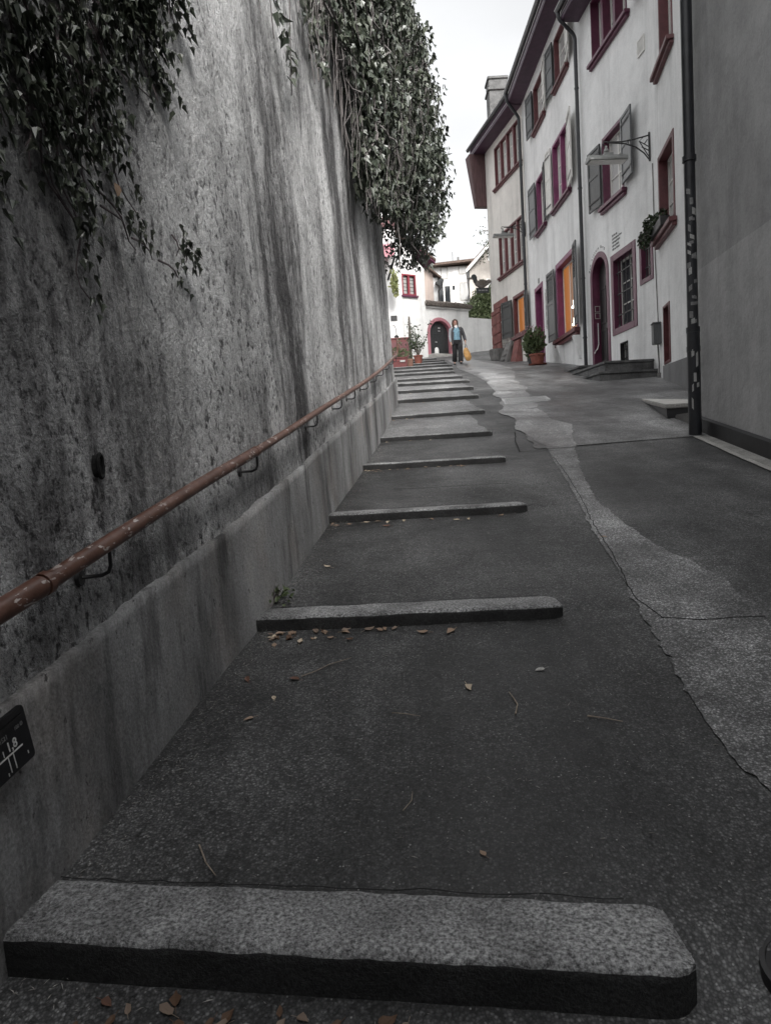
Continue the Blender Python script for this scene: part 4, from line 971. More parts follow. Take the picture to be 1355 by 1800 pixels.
mb = MB(); arch_ring(mb, FG, sA, .6, .76, 5.82, 4.2, -.22, .03); mb.build('arch_surround', 'pinkstone', gw, bev=.012)
mb = MB(); mb.prism(arch_pts(FG, sA, .61, 5.82, -.2, 4.2), FG.n*-.06)
gt_ = mb.build('gate', 'gate_wood', gw)
mb = MB()
for k in range(-4, 5):
    s = sA+k*.135; zt_ = 5.82+math.sqrt(max(0, .58**2-(k*.135)**2)); mb.fbox(FG, s-.06, s+.06, -.199, -.18, 4.5, zt_-.02)
for z in (5.05, 5.8): mb.fbox(FG, sA-.55, sA+.55, -.179, -.16, z, z+.07)
mb.build('boards', 'gate_wood', gt_, bev=.006)
mb = MB()
for a, z in ((.06, 6.08), (.05, 5.95), (-.15, 5.42)): mb.fbox(FG, sA+a-.06, sA+a+.06, -.159, -.15, z, z+.04 if z < 6 else z+.06)
mb.build('iron_fitting', 'galv', gt_)
mb = MB(); z0 = gplane(*FG(sA, .5, 0)[:2])
mb.fbox(FG, sA-.85, sA+.9, -.19, .55, z0-.6, 4.8-.02); mb.fbox(FG, sA-1.0, sA+1.0, .55, 1.0, z0-.6, 4.66)
tag(mb.build('threshold', 'stone_pale', bev=.015), 'pale stone threshold slab in front of the arched gate', 'doorstep')
c = V(2.86, 32.75, 4.7); tag(MB().lathe([(.1, 0), (.1, .24), (.085, .32), (.05, .37), (.01, .385)], c, 14).build('bollard', 'white', smooth=True), 'little white rounded stone post at the foot of the dark gate', 'bollard')
# white house with the red leaded window
he = thing('white_house', 'white house with a red leaded window beside the arched gate', 'house', FG(gs(1.8), .1, 4.4))
e0, e1 = gs(-.6), gs(2.4); EO = .12
def FE(s, n, z): return FG(s, n+EO, z)
FE.d, FE.n = FG.d, FG.n
mb = MB(); w0, w1 = gs(1.31), gs(1.96); cl = gs(1.07)
facade(mb, FE, cl, e1, 3.4, 8.75, [(w0, w1, 7.47, 8.42)])
mb.add([FE(cl, 0, 8.75), FE(e1, 0, 8.75), FE(cl, 0, 10.1)], [(0, 1, 2)])
A_, B_, C_, D_ = FE(cl, 0, 0), FE(e1, 0, 0), FE(e1, -6, 0), FE(cl, -6, 0)
for p, q_ in ((B_, C_), (C_, D_), (D_, A_)): mb.add([V(p.x, p.y, 3.4), V(q_.x, q_.y, 3.4), V(q_.x, q_.y, 8.75), V(p.x, p.y, 8.75)], [(0, 1, 2, 3)])
mb.build('wall', 'white', he)
mb = MB(); ring(mb, FE, w0-.01, w1+.01, -.12, .02, 7.46, 8.43, .07); mb.fbox(FE, (w0+w1)/2-.05, (w0+w1)/2+.05, -.12, .01, 7.53, 8.36); wo = mb.build('window', 'brightred', he, bev=.006)
mb = MB(); mb.fbox(FE, w0-.06, w1+.06, .0, .1, 7.38, 7.46); mb.build('sill', 'purple', wo)
for a, b in ((w0+.06, (w0+w1)/2-.05), ((w0+w1)/2+.05, w1-.06)):
    mb = MB(); mb.fbox(FE, a, b, -.1, -.09, 7.53, 8.36); mb.build('pane', 'paper', wo)
    mb = MB(); ring(mb, FE, a+.002, b-.002, -.089, -.07, 7.532, 8.358, .025)
    for q_ in range(1, 5): z = 7.53+.83*q_/5; mb.fbox(FE, a+.028, b-.028, -.088, -.075, z-.01, z+.01)
    mb.build('leading', 'iron', wo)
mb = MB(); sl_ = (8.41-10.1)/(gs(2.82)-cl); zE = lambda s: 10.22+(s-cl)*-.58
for (n_0, n_1) in ((.35, -6),):
    a, b = cl-.3, gs(2.8)
    mb.hexa([FE(a, n_1, zE(a)), FE(b, n_1, zE(b)), FE(b, n_0, zE(b)), FE(a, n_0, zE(a)), FE(a, n_1, zE(a)+.12), FE(b, n_1, zE(b)+.12), FE(b, n_0, zE(b)+.12), FE(a, n_0, zE(a)+.12)])
mb.build('roof', 'roof', he)
mb = MB(); a, b = gs(2.05), gs(2.78); mb.hexa([FE(a, -5, zE(a)-.1), FE(b, -5, zE(b)-.1), FE(b, .32, zE(b)-.1), FE(a, .32, zE(a)-.1), FE(a, -5, zE(a)-.01), FE(b, -5, zE(b)-.01), FE(b, .32, zE(b)-.01), FE(a, .32, zE(a)-.01)]); mb.build('eave_boards', 'purple', he)
# grey annexe to the left, behind the end of the stained wall
an = thing('annexe', 'pale grey house side with rust red string course glimpsed past the wall end', 'house', (0, 30.6, 4))
MB().box(-4, 1.09, 30.3, 33, 3, 13).build('wall', 'plaster', an)
mb = MB(); mb.box(-4, 1.13, 30.15, 30.298, 10.0, 10.28); mb.box(-4, 1.13, 30.18, 30.299, 9.93, 9.999); mb.build('string_course', 'redbrown', an)
mb = MB(); mb.hexa([(-1, 29.3, 8.65), (1.0, 29.3, 8.65), (1.06, 30.29, 9.15), (-1, 30.29, 9.15), (-1, 29.3, 8.72), (1.0, 29.3, 8.72), (1.06, 30.29, 9.22), (-1, 30.29, 9.22)]); mb.box(-1, 1.0, 29.29, 29.34, 8.4, 8.649); mb.build('awning', 'pinkstone', an)
mb = MB(); mb.tube([(.7, 30.28, 7.7), (1.02, 29.4, 8.45)], .05, 6); mb.build('awning_strut', 'shut_dark', an)
mb = MB(); mb.box(.72, 1.0, 30.26, 30.298, 5.95, 6.16); mb.build('wall_plaque', 'iron', an)
mb = MB(); mb.tube([(.8, 30.28, 5.75), (.86, 30.1, 5.7), (.92, 30.05, 5.5), (.92, 30.05, 5.3)], .014, 6); mb.lathe([(.02, 0), (.1, .03), (.08, .14), (.11, .17), (.03, .24)], (.92, 30.05, 5.05), 10); mb.build('lantern', 'iron', an, smooth=True)
# pink annexe, far white house, gabled house
hf = thing('pink_house', 'pale pink gable end with a dark corner gutter behind the garden wall', 'house', (3, 38.5, 6))
mb = MB(); mb.add([(1.5, 38.5, 6), (3.36, 38.5, 6), (3.36, 38.5, 9.95), (1.5, 38.5, 11.6)], [(0, 1, 2, 3)]); mb.box(1.5, 3.36, 38.52, 42, 6, 9.9); mb.build('wall', 'pink_wall', hf)
mb = MB(); mb.box(3.361, 3.62, 38.49, 42, 6, 9.75); mb.build('corner_pier', 'white', hf)
mb = MB(); zz = lambda x: 11.86-(x-1.2)*.86
mb.hexa([(1.2, 38.2, zz(1.2)), (3.8, 38.2, zz(3.8)), (3.8, 42, zz(3.8)), (1.2, 42, zz(1.2)), (1.2, 38.2, zz(1.2)+.1), (3.8, 38.2, zz(3.8)+.1), (3.8, 42, zz(3.8)+.1), (1.2, 42, zz(1.2)+.1)]); mb.build('roof', 'roof', hf)
mb = MB(); mb.hexa([(3.45, 38.15, 9.42), (3.7, 38.15, 9.2), (3.92, 38.15, 9.5), (3.78, 38.15, 9.66), (3.45, 42, 9.42), (3.7, 42, 9.2), (3.92, 42, 9.5), (3.78, 42, 9.66)]); mb.build('gutter_box', 'shut_dark', hf)
pipe(hf, [(3.82, 38.1, 9.4), (3.8, 38.1, 9.2), (3.6, 38.1, 9.0), (3.6, 38.1, 6.5)], .05, 'iron')
FH = frame((4.1, 48), 12.0)
hg = thing('far_house', 'long far white house with plain windows closing the view at the top', 'house', (5.5, 48, 8))
mb = MB(); mb.box(3.2, 11, 48.05, 54, 6, 12.85)
mb.build('wall', 'white', hg)
mb = MB(); mb.hexa([(3.0, 47.5, 12.8), (11, 47.5, 13.25), (11, 54, 13.25), (3.0, 54, 12.8), (3.0, 47.5, 12.95), (11, 47.5, 13.4), (11, 51, 14.1), (3.0, 51, 13.6)]); mb.build('roof', 'roof', hg)
mb = MB(); mb.box(6.05, 6.17, 49, 49.15, 13.2, 13.75); mb.box(5.7, 5.74, 49, 49.04, 13.2, 14.1); mb.build('chimney', 'stone', hg)
for (x0, x1, z0, z1, mt) in [(4.8, 5.16, 12.12, 12.76, 'glass_pale'), (6.03, 6.46, 12.38, 12.77, 'glass_pale'), (4.5, 5.32, 10.3, 11.55, 'glass'), (6.06, 6.7, 10.6, 11.7, 'glass_pale'), (5.5, 5.66, 11.28, 11.56, 'glass')]:
    mb = MB()
    def fy(s, n, z): return V(s, 48.05-n, z)
    ring(mb, fy, x0-.08, x1+.08, -.05, .03, z0-.08, z1+.08, .07); wo = mb.build('window', 'stone_pale' if mt == 'glass_pale' else 'sash', hg)
    MB().fbox(fy, x0, x1, .002, .012, z0, z1).build('pane', mt, wo)
    if x1-x0 > .7: mb = MB(); mb.fbox(fy, (x0+x1)/2-.05, (x0+x1)/2+.05, .013, .03, z0, z1); mb.fbox(fy, x0, x0+.1, .013, .03, z0, z1); mb.build('sash', 'sash', wo)
hh = thing('gabled_house', 'cream gabled house with a white verge behind the leafy bush', 'house', (7.5, 42, 7))
mb = MB(); mb.add([(5.84, 42, 6), (10.4, 42, 6), (10.4, 42, 11.0), (8.2, 42, 13.5), (5.84, 42, 11.1)], [(0, 1, 2, 3, 4)]); mb.hexa([(5.84, 42.02, 6), (10.4, 42.02, 6), (10.4, 48, 6), (6.8, 48, 6), (5.84, 42.02, 10.9), (10.4, 42.02, 10.9), (10.4, 48, 10.9), (6.8, 48, 10.9)]); mb.build('wall', 'cream', hh)
def zr(x): return 11.1+(x-5.84)*1.0
mb = MB(); mb.hexa([(5.62, 41.6, zr(5.62)), (8.25, 41.6, zr(8.25)), (8.6, 48, zr(8.25)), (6.6, 48, zr(5.62)), (5.62, 41.6, zr(5.62)+.13), (8.25, 41.6, zr(8.25)+.13), (8.6, 48, zr(8.25)+.13), (6.6, 48, zr(5.62)+.13)])
mb.hexa([(8.251, 41.6, zr(8.25)), (11, 41.6, 10.5), (11, 48, 10.5), (8.251, 48, zr(8.25)), (8.251, 41.6, zr(8.25)+.13), (11, 41.6, 10.63), (11, 48, 10.63), (8.251, 48, zr(8.25)+.13)]); mb.build('roof', 'roof', hh)
mb = MB(); mb.hexa([(5.62, 41.57, zr(5.62)-.16), (8.25, 41.57, zr(8.25)-.16), (8.25, 41.599, zr(8.25)-.16), (5.62, 41.599, zr(5.62)-.16), (5.62, 41.57, zr(5.62)+.06), (8.25, 41.57, zr(8.25)+.06), (8.25, 41.599, zr(8.25)+.06), (5.62, 41.599, zr(5.62)+.06)]); mb.build('verge_board', 'white', hh)
mb = MB(); mb.hexa([(5.66, 41.7, 10.7), (5.83, 41.7, 10.35), (6.8, 47.9, 10.35), (6.62, 47.9, 10.7), (5.6, 41.7, 10.82), (5.83, 41.7, 10.9), (6.8, 47.9, 10.9), (6.58, 47.9, 10.82)]); mb.build('eave_box', 'shut_dark', hh)
for x0, x1, z0, z1 in [(6.9, 7.9, 9.75, 10.4), (7.0, 7.35, 11.45, 12.2)]:
    def fz(s, n, z): return V(s, 42-n, z)
    mb = MB(); ring(mb, fz, x0, x1, -.03, .03, z0, z1, .06); wo = mb.build('window', 'white', hh); MB().fbox(fz, x0+.06, x1-.06, .002, .012, z0+.06, z1-.06).build('pane', 'glass_pale' if z0 > 11 else 'paper', wo)
# unseen house added behind the camera to shade the near lane
hr = thing('added_shade_house', 'unseen tall grey house added behind the camera to shade the near lane', 'house', (1, -7, -4))
mb = MB(); mb.box(-7, 9, -14, -6, -6, 9.6); mb.build('wall', 'plaster_grey', hr)
mb = MB(); mb.hexa([(-7.3, -14.3, 9.601), (9.3, -14.3, 9.601), (9.3, -5.5, 9.601), (-7.3, -5.5, 9.601), (-7.3, -10, 12), (9.3, -10, 12), (9.3, -9.9, 12), (-7.3, -9.9, 12)]); mb.build('roof', 'roof', hr)
# ================================================================= planting
def plant(name, label, cat, loc, pos, tip, nor, size, shape, mat, stems, stemmat='ivy_stem', part='foliage', group=None, sr=.006, fold=.22, curl=.25):
    t = thing(name, label, cat, loc, group)
    v, f = leaves(np.asarray(pos), np.asarray(tip), np.asarray(nor), np.asarray(size), shape, fold, curl)
    o = raw(part, v, f, mat, t); 
    if stems:
        mb = MB()
        for s in stems: mb.tube(s, [sr*lerp(1, .4, i/(len(s)-1)) for i in range(len(s))], 5, False)
        mb.build('stems', stemmat, t, smooth=True)
    return t
# ---- ivy curtain over the far half of the wall
def ivy_bottom(y):   # height of the ragged lower edge above datum
    return float(np.interp(y, [3.6, 4.4, 5.4, 6.4, 7.4, 7.9, 10.2, 12, 13.2, 13.9, 14.8], [3.6, 2.95, 2.85, 3.6, 3.65, 3.05, 3.5, 3.9, 4.0, 3.95, 3.9]))
def ivy_thick(y, z):
    t = float(np.interp(y, [4, 6.2, 7.5, 9, 11, 13, 15], [.07, .13, .22, .46, .86, 1.25, 1.25])); b = ivy_bottom(y)
    return t*(.74+.26*ss(b, b+1.2, z))*lerp(1.0, .6, ss(5.6, 10, z))
P_l, T_l, N_l, S_l = [], [], [], []
n = 0
while n < 34000:
    y = random.uniform(3.6, 15.0) if random.random() < .35 else random.uniform(7.0, 15.0)
    z = random.uniform(2.6, 11.2); b = ivy_bottom(y)+.35*noise.noise(Vector((y*1.7, 0, 5)))
    if z < b: continue
    dens = ss(3.2, 7.4, y)*.66+.34
    cl_ = noise.noise(Vector((y*1.1, z*.9, 2)))+.6*noise.noise(Vector((y*2.6, z*2.2, 8)))
    if random.random() > dens*(.75+.6*cl_): continue
    if y < 8.2 and cl_ < .1 and z < 6: continue
    th = ivy_thick(y, z)*(1+.35*noise.noise(Vector((y*2.1, z*2.1, 4)))+.25*noise.noise(Vector((y*5, z*5, 6))))
    u = random.random()**.45; x = wx(min(y, 13.95), z)+.02+th*u
    if y > 13.95: x = lerp(wx(13.95, z)-.5, wx(13.95, z)+th, random.random()**.6)
    P_l.append((x, y, z)); out = np.array([1, -.35+random.gauss(0, .5), .35+random.gauss(0, .45)]); N_l.append(out)
    T_l.append((random.gauss(.25, .4), random.gauss(-.1, .55), random.gauss(-.85, .35))); S_l.append(random.uniform(.055, .13)*(1.0 if y > 7 else .8)); n += 1
P_l = np.array(P_l)
iv = thing('ivy', 'thick dark ivy curtain spilling over the far end of the stained wall', 'ivy', (0, 10, 3))
v, f = leaves(P_l, np.array(T_l), np.array(N_l), np.array(S_l), 'ivy')
raw('foliage', v, f, 'ivy', iv)
mb = MB()
for k in range(330):     # hanging runners
    y = random.uniform(4.2, 14.2) if k % 3 else random.uniform(6.0, 10.5); z0 = random.uniform(ivy_bottom(y)+.6, 9.0); L = random.uniform(.7, 3.0)
    P = []; yy = y; nst = 9; u = random.uniform(.35, 1.05)
    for q in range(nst):
        z = z0-L*q/(nst-1)
        if z < ivy_bottom(min(14.5, max(4, yy)))-.25: break
        yy += random.gauss(.0, .11); P.append((wx(min(max(yy, 3), 13.9), z)+.03+ivy_thick(yy, z)*u+random.gauss(0, .015), yy, z))
    if len(P) > 2: mb.tube(P, [random.uniform(.0025, .006)]*len(P), 4, False)
for k in range(46):      # thicker woody arms
    y = random.uniform(5.5, 13); z = random.uniform(ivy_bottom(y)+.3, 8); a = random.uniform(-1.2, 1.2); P = []
    for q in range(8):
        P.append((wx(min(y, 13.9), z)+.05+ivy_thick(y, z)*random.uniform(.75, 1.05), y, z)); y += .2*math.cos(a); z += .2*math.sin(a)-.04; a += random.gauss(0, .35)
    mb.tube(P, [lerp(.016, .006, q/7) for q in range(8)], 5, False)
mb.build('runners', 'vine_root', iv, smooth=True)
# ---- ivy sprays at the top left, close to the camera
P_l, T_l, N_l, S_l, stems = [], [], [], [], []
def spray(y, z, dy, dz, L, dens, s0=.05):
    P = []; n_ = max(4, int(L/.05)); a = math.atan2(dz, dy)
    for q in range(n_):
        P.append(V(wx(y, z)+.03+.02*math.sin(q), y, z)); y += L/n_*math.cos(a); z += L/n_*math.sin(a); a += random.gauss(0, .12)
    stems.append(P)
    for q in range(int(n_*dens)):
        p = random.choice(P); P_l.append((p.x+random.uniform(.005, .07), p.y+random.gauss(0, .03), p.z+random.gauss(0, .03)))
        T_l.append((random.gauss(.45, .25), random.gauss(.25, .4), random.gauss(-.8, .25))); N_l.append((random.gauss(.95, .2), random.gauss(-.02, .3), random.gauss(.42, .25))); S_l.append(random.uniform(.75, 1.25)*s0)
spray(2.15, 1.5, .42, -1, 1.0, 3.2, .038); spray(2.5, 1.0, .6, -.35, .35, 3, .034)
for pts in [[(2.3, 1.2), (2.5, .95), (2.7, .9), (2.9, .87), (3.15, .84)]]:
    for (a, b), (c, d) in zip(pts[:-1], pts[1:]): spray(a, b, c-a, d-b, math.dist((a, b), (c, d)), 2.3, .03)
spray(2.55, 1.3, .35, -.5, .4, 2.6, .036); spray(3.1, .98, .2, -.2, .1, 4, .035); spray(3.05, 1.02, .1, -.6, .12, 3, .035)
for k in range(250):
    y = random.uniform(1.55, 3.15); zt_ = float(np.interp(y, [1.7, 2.0, 2.4, 2.8, 3.15], [.98, 1.0, 1.25, 1.75, 1.95])); z = random.uniform(zt_+.05, 2.7)
    if y > 2.5 and random.random() < .3: continue
    spray(y, z, random.gauss(.25, .35), -1, random.uniform(.2, .5), 2.7, random.uniform(.03, .044))
for k in range(70): spray(random.uniform(1.0, 3.2), random.uniform(2.2, 3.4), random.gauss(.2, .4), -1, random.uniform(.3, .6), 3, .045)
nv = thing('ivy', 'trailing ivy sprays with pointed leaves hanging at the top left corner', 'ivy', (wx(2.3, 1), 2.3, .8))
v, f = leaves(np.array(P_l), np.array(T_l), np.array(N_l), np.array(S_l), 'ivy', .3, .45); raw('foliage', v, f, 'ivy_dark', nv)
mb = MB()
for s in stems: mb.tube(s, [.0045*lerp(1, .5, i/(len(s)-1)) for i in range(len(s))], 5, False)
mb.build('runners', 'ivy_stem', nv, smooth=True)
v, f = leaves(np.array([(wx(2.58, 1.06)+.05, 2.58, 1.06)]), np.array([(.2, .1, -1.)]), np.array([(.8, -.5, .2)]), np.array([.055]), 'oval'); raw('yellow_leaf', v, f, 'dry_tan', nv)
# ---- bush on the garden wall, creeper, tree behind the houses
def blob(n, cs, spread=.3):
    """points in the outer part of several ellipsoids; returns pos, outward"""
    P, O = [], []
    for _ in range(n):
        c = random.choices(cs, [q[3]*q[4]*q[5] for q in cs])[0]; d = np.array([random.gauss(0, 1) for _ in range(3)]); d /= np.linalg.norm(d)
        r = random.uniform(.25, 1)**.5*(1+.25*noise.noise(Vector(tuple(d*2.5+np.array(c[:3])))))
        P.append((c[0]+d[0]*c[3]*r, c[1]+d[1]*c[4]*r, c[2]+d[2]*c[5]*r)); O.append(d)
    return np.array(P), np.array(O)
cs = [(4.95, 36.2, 7.3, .45, .5, .5), (5.5, 36.2, 7.6, .55, .6, .8), (6.1, 36.3, 7.7, .6, .6, .85), (6.8, 36.5, 7.6, .7, .6, .8), (5.6, 36.0, 7.0, .9, .5, .35)]
p, o_ = blob(7500, cs); k = len(p); tipd = o_*.6+rnd(k, .5)+np.array([0, 0, -.3])
stems = [[V(random.uniform(4.8, 6.8), 36.2, 6.2), V(x, 36.2+random.gauss(0, .2), 6.9), V(x+random.gauss(0, .2), 36.1, random.uniform(7.5, 8.6))] for x in np.linspace(4.8, 6.9, 16)]
sh_p = []; 
for k2 in range(9):
    x = random.uniform(4.9, 6.6); 
    for q in range(16): sh_p.append((x+random.gauss(0, .06)+.02*q, 36+random.gauss(0, .06), 8.0+q*.06*random.uniform(.7, 1.2)))
p = np.vstack([p, np.array(sh_p)]); tipd = np.vstack([tipd, rnd(len(sh_p), .6)]); o_ = np.vstack([o_, rnd(len(sh_p), 1)])
plant('bush', 'leafy pale green bush growing over the white garden wall under the duck sign', 'bush', (5.7, 36.2, 6.4), p, tipd, o_+rnd(len(p), .4)+np.array([0, 0, .5]), rng.uniform(.08, .17, len(p)), 'oval', 'bush', stems, 'wood')
p, o_ = blob(330, [(.93, 29.7, 7.55, .16, .15, .5), (.98, 29.7, 7.2, .14, .15, .35)]); plant('creeper', 'yellow green creeper hanging by the red leaded window', 'creeper', (.95, 29.8, 6.9), p, rnd(len(p), .4)+np.array([0, 0, -.9]), o_+rnd(len(p), .3), rng.uniform(.1, .17, len(p)), 'oval', 'creeper', [[V(.9, 29.9, 8.2), V(.95, 29.75, 7.6), V(.98, 29.7, 7.0)]], 'wood')
P, limbs = [], []
for k2 in range(34):
    a = V(7.9, 41, 11.5+random.uniform(0, 1.6)); d = V(random.uniform(-1.25, .6), random.gauss(-.1, .5), random.uniform(-.5, 1.0)); e = a+d*random.uniform(.8, 1.45); m_ = (a+e)/2+V(0, 0, .12); limbs.append([a, m_, e])
    for q in range(22):
        t = random.uniform(.45, 1.05); c = a.lerp(e, t); P.append((c.x+random.gauss(0, .11), c.y+random.gauss(0, .11), c.z+random.gauss(0, .11)))
tr = thing('tree', 'thin leafed tree reaching out from behind the farthest row house', 'tree', (8.0, 41, 5.3))
mb = MB().tube([(8.05, 41, 5.2), (8.0, 41, 8), (7.95, 41, 11), (7.9, 41, 13.2)], [.2, .16, .12, .05], 9); mb.build('trunk', 'wood', tr, smooth=True)
mb = MB()
for l in limbs: mb.tube(l, [.035, .022, .009], 5, False)
mb.build('limbs', 'wood', tr, smooth=True)
v, f = leaves(np.array(P), rnd(len(P), .6)+np.array([0, 0, -.4]), rnd(len(P), 1)+np.array([0, 0, .6]), rng.uniform(.09, .16, len(P)), 'oval'); raw('crown', v, f, 'shrub', tr)
# ---- pots on the left
def gp(x, y): return ground(x, y)
def pot(label, x, y, r, h, mat, z=None, cat='flower pot', square=False):
    z = gp(x, y)-.03 if z is None else z; mb = MB()
    mb.lathe([(r*.72, 0), (r*.86, h*.5), (r*.97, h*.84), (r*1.08, h*.85), (r*1.1, h), (r*.98, h), (r*.95, h*.88), (.01, h*.87)], (x, y, z), 20)
    return tag(mb.build('flower_pot', mat, loc=(x, y, z), smooth=True), label, cat), z+h*.87
o, zt_ = pot('round red terracotta pot holding the tall shrub left of the gate', 1.64, 27.3, .175, .36, 'terracotta')
P, stems = [], []
for k2 in range(20):
    a = V(1.64, 27.3, zt_); e = V(1.60+random.gauss(-.02, .24), 27.3+random.gauss(0, .2), zt_+random.uniform(.4, 1.5)); m_ = a.lerp(e, .5)+V(random.gauss(0, .06), 0, .08); stems.append([a, m_, e])
    for q in range(17):
        t = random.uniform(.35, 1.05); c = (a.lerp(m_, t*2) if t < .5 else m_.lerp(e, t*2-1)); P.append((c.x+random.gauss(0, .075), c.y+random.gauss(0, .075), c.z+random.gauss(0, .06)))
plant('potted_shrub', 'tall airy dark-leaved shrub growing in the red terracotta pot', 'shrub', (1.64, 27.3, zt_), P, rnd(len(P), .6), rnd(len(P), .7)+np.array([0, -.4, .6]), rng.uniform(.07, .12, len(P)), 'oval', 'shrub', stems, 'wood', sr=.011)
o, z2 = pot('small dull clay pot between the long planter and the red pot', 1.27, 26.5, .14, .3, 'clay')
p, o_ = blob(90, [(1.25, 26.5, z2+.18, .16, .14, .2)]); plant('potted_herb', 'low leafy herb in the small dull clay pot', 'plant', (1.27, 26.5, z2), p, o_+rnd(len(p), .4), rnd(len(p), 1)+np.array([0, 0, .8]), rng.uniform(.05, .08, len(p)), 'oval', 'fern', [[V(1.27, 26.5, z2), V(1.25+.05*k2, 26.5, z2+.25)] for k2 in range(-2, 3)], 'wood')
z3 = gp(.8, 25.7)-.02
mb = MB(); mb.hexa([(.5, 25.5, z3), (1.1, 25.5, z3), (1.1, 25.9, z3), (.5, 25.9, z3), (.46, 25.46, z3+.34), (1.14, 25.46, z3+.34), (1.14, 25.94, z3+.34), (.46, 25.94, z3+.34)]); mb.box(.44, 1.16, 25.44, 25.96, z3+.341, z3+.38)
pb = mb.build('planter_box', 'maroon', bev=.012); tag(pb, 'long dark red planter box nearest the end of the handrail', 'planter')
MB().box(.86, 1.04, 25.452, 25.47, z3+.2, z3+.26).build('name_tag', 'paper', pb)
p, o_ = blob(420, [(.72, 25.7, z3+.55, .26, .18, .24), (1.0, 25.7, z3+.5, .2, .16, .2), (.9, 25.8, z3+.8, .08, .08, .3)])
plant('planter_flowers', 'straggly leafy plants filling the long dark red planter box', 'plant', (.8, 25.7, z3+.36), p, o_+rnd(len(p), .5), rnd(len(p), 1)+np.array([0, 0, .8]), rng.uniform(.05, .09, len(p)), 'oval', 'fern', [[V(.8+.06*k2, 25.7, z3+.36), V(.8+.09*k2, 25.7, z3+.75)] for k2 in range(-4, 5)], 'wood')
tag(MB().hexa([(1.3, 28.0, gp(1.35, 28)-.05), (1.46, 28.0, gp(1.35, 28)-.05), (1.46, 28.14, gp(1.35, 28)-.05), (1.3, 28.14, gp(1.35, 28)-.05), (1.37, 28.03, 5.66), (1.43, 28.03, 5.62), (1.43, 28.1, 5.62), (1.37, 28.1, 5.66)]).build('wooden_post', 'wood', bev=.012), 'grey weathered wooden post rising behind the potted shrub', 'post')
mb = MB(); zb = gp(1, 29.4)-.1; mb.box(.55, 1.42, 29.3, 29.75, zb, 4.98); mb.box(.52, 1.45, 29.27, 29.78, 4.981, 5.04); rc = mb.build('wooden_chest', 'maroon', bev=.01); tag(rc, 'maroon wooden chest against the pale annexe behind the pots', 'chest')
MB().box(.62, 1.35, 29.285, 29.299, zb+.2, 4.85).build('panel', 'redbrown', rc)
# ---- pots on the right
o, z4 = pot('round terracotta pot with saucer by the narrow purple door', 5.15, 22.2, .24, .34, 'terracotta', gplane(5.15, 22.2)+.01)
MB().lathe([(.2, 0), (.27, .01), (.3, .05), (.27, .05), (.25, .03), (.01, .025)], (5.15, 22.2, gplane(5.15, 22.2)-.01), 20).build('saucer', 'terracotta', o, smooth=True)
o, z5 = pot('dark square-looking pot half hidden behind the terracotta pot with saucer', 5.18, 22.95, .2, .36, 'shut_dark', gplane(5.2, 22.95)-.02)
p, o_ = blob(900, [(5.1, 22.3, z4+.42, .3, .32, .42), (5.15, 22.7, z4+.35, .3, .3, .4)])
p = p[p[:, 2] > z4+.02]; o_ = o_[:len(p)]
bp = plant('potted_bush', 'bushy grassy plant with pink flowers in the terracotta pot with saucer', 'plant', (5.15, 22.2, z4), p, (p-np.array([5.14, 22.4, z4-.1]))+rnd(len(p), .2), rnd(len(p), .7)+np.array([-.6, -.5, .5]), rng.uniform(.09, .17, len(p)), 'oval', 'fern', [[V(5.15, 22.2, z4-.02), V(5.15+random.gauss(0, .1), 22.3+random.gauss(0, .1), z4+.6)] for _ in range(9)], 'wood')
fp = np.array([(5.1+random.gauss(0, .18), 22.35+random.gauss(0, .2), z4+random.uniform(.6, .98)) for _ in range(70)])
v, f = leaves(fp, rnd(70, 1), rnd(70, 1)+np.array([-.6, -.6, .4]), rng.uniform(.04, .06, 70), 'oval'); raw('flowers', v, f, 'flower', bp)
# ---- window box plant on the near window of the arched-door house
mb = MB(); mb.fbox(FR, 1.5, 2.62, .02, .2, 4.222, 4.4); fb = mb.build('window_box', 'iron', bev=.01); tag(fb, 'black window box on the red-brown sill next to the drainpipe', 'window box')
c = FR(2.35, .2, 4.5); c2 = FR(2.5, .32, 4.25); c3 = FR(1.9, .12, 4.5)
p, o_ = blob(620, [(c.x, c.y, c.z, .13, .26, .16), (c2.x, c2.y, c2.z, .1, .16, .18), (c3.x, c3.y, c3.z, .08, .26, .1)])
plant('trailing_plant', 'dark trailing plant spilling from the black window box', 'plant', FR(2.3, .15, 4.38), p, o_*.5+rnd(len(p), .4)+np.array([0, 0, -.4]), rnd(len(p), 1)+np.array([-.5, -.4, .5]), rng.uniform(.05, .09, len(p)), 'oval', 'shrub', [[FR(2.35, .1, 4.38), FR(2.5, .3, 4.45), FR(2.6, .36, 4.1)]], 'wood')
# ---- weed at the step
P = [( -.70+random.gauss(.05, .035), 3.86+random.gauss(0, .05), ground(-.66, 3.86)+random.uniform(.005, .09)) for _ in range(42)]
plant('weed', 'small pale weed growing where the leaf-strewn step meets the wall', 'weed', (-.68, 3.86, ground(-.66, 3.86)), P, rnd(42, .6)+np.array([.3, 0, .2]), rnd(42, .7)+np.array([.2, -.3, .8]), rng.uniform(.025, .05, 42), 'oval', 'fern', [[V(-.68, 3.86, ground(-.66, 3.86)-.01), V(-.66+.02*k2, 3.86, ground(-.66, 3.86)+.08)] for k2 in range(-2, 3)])
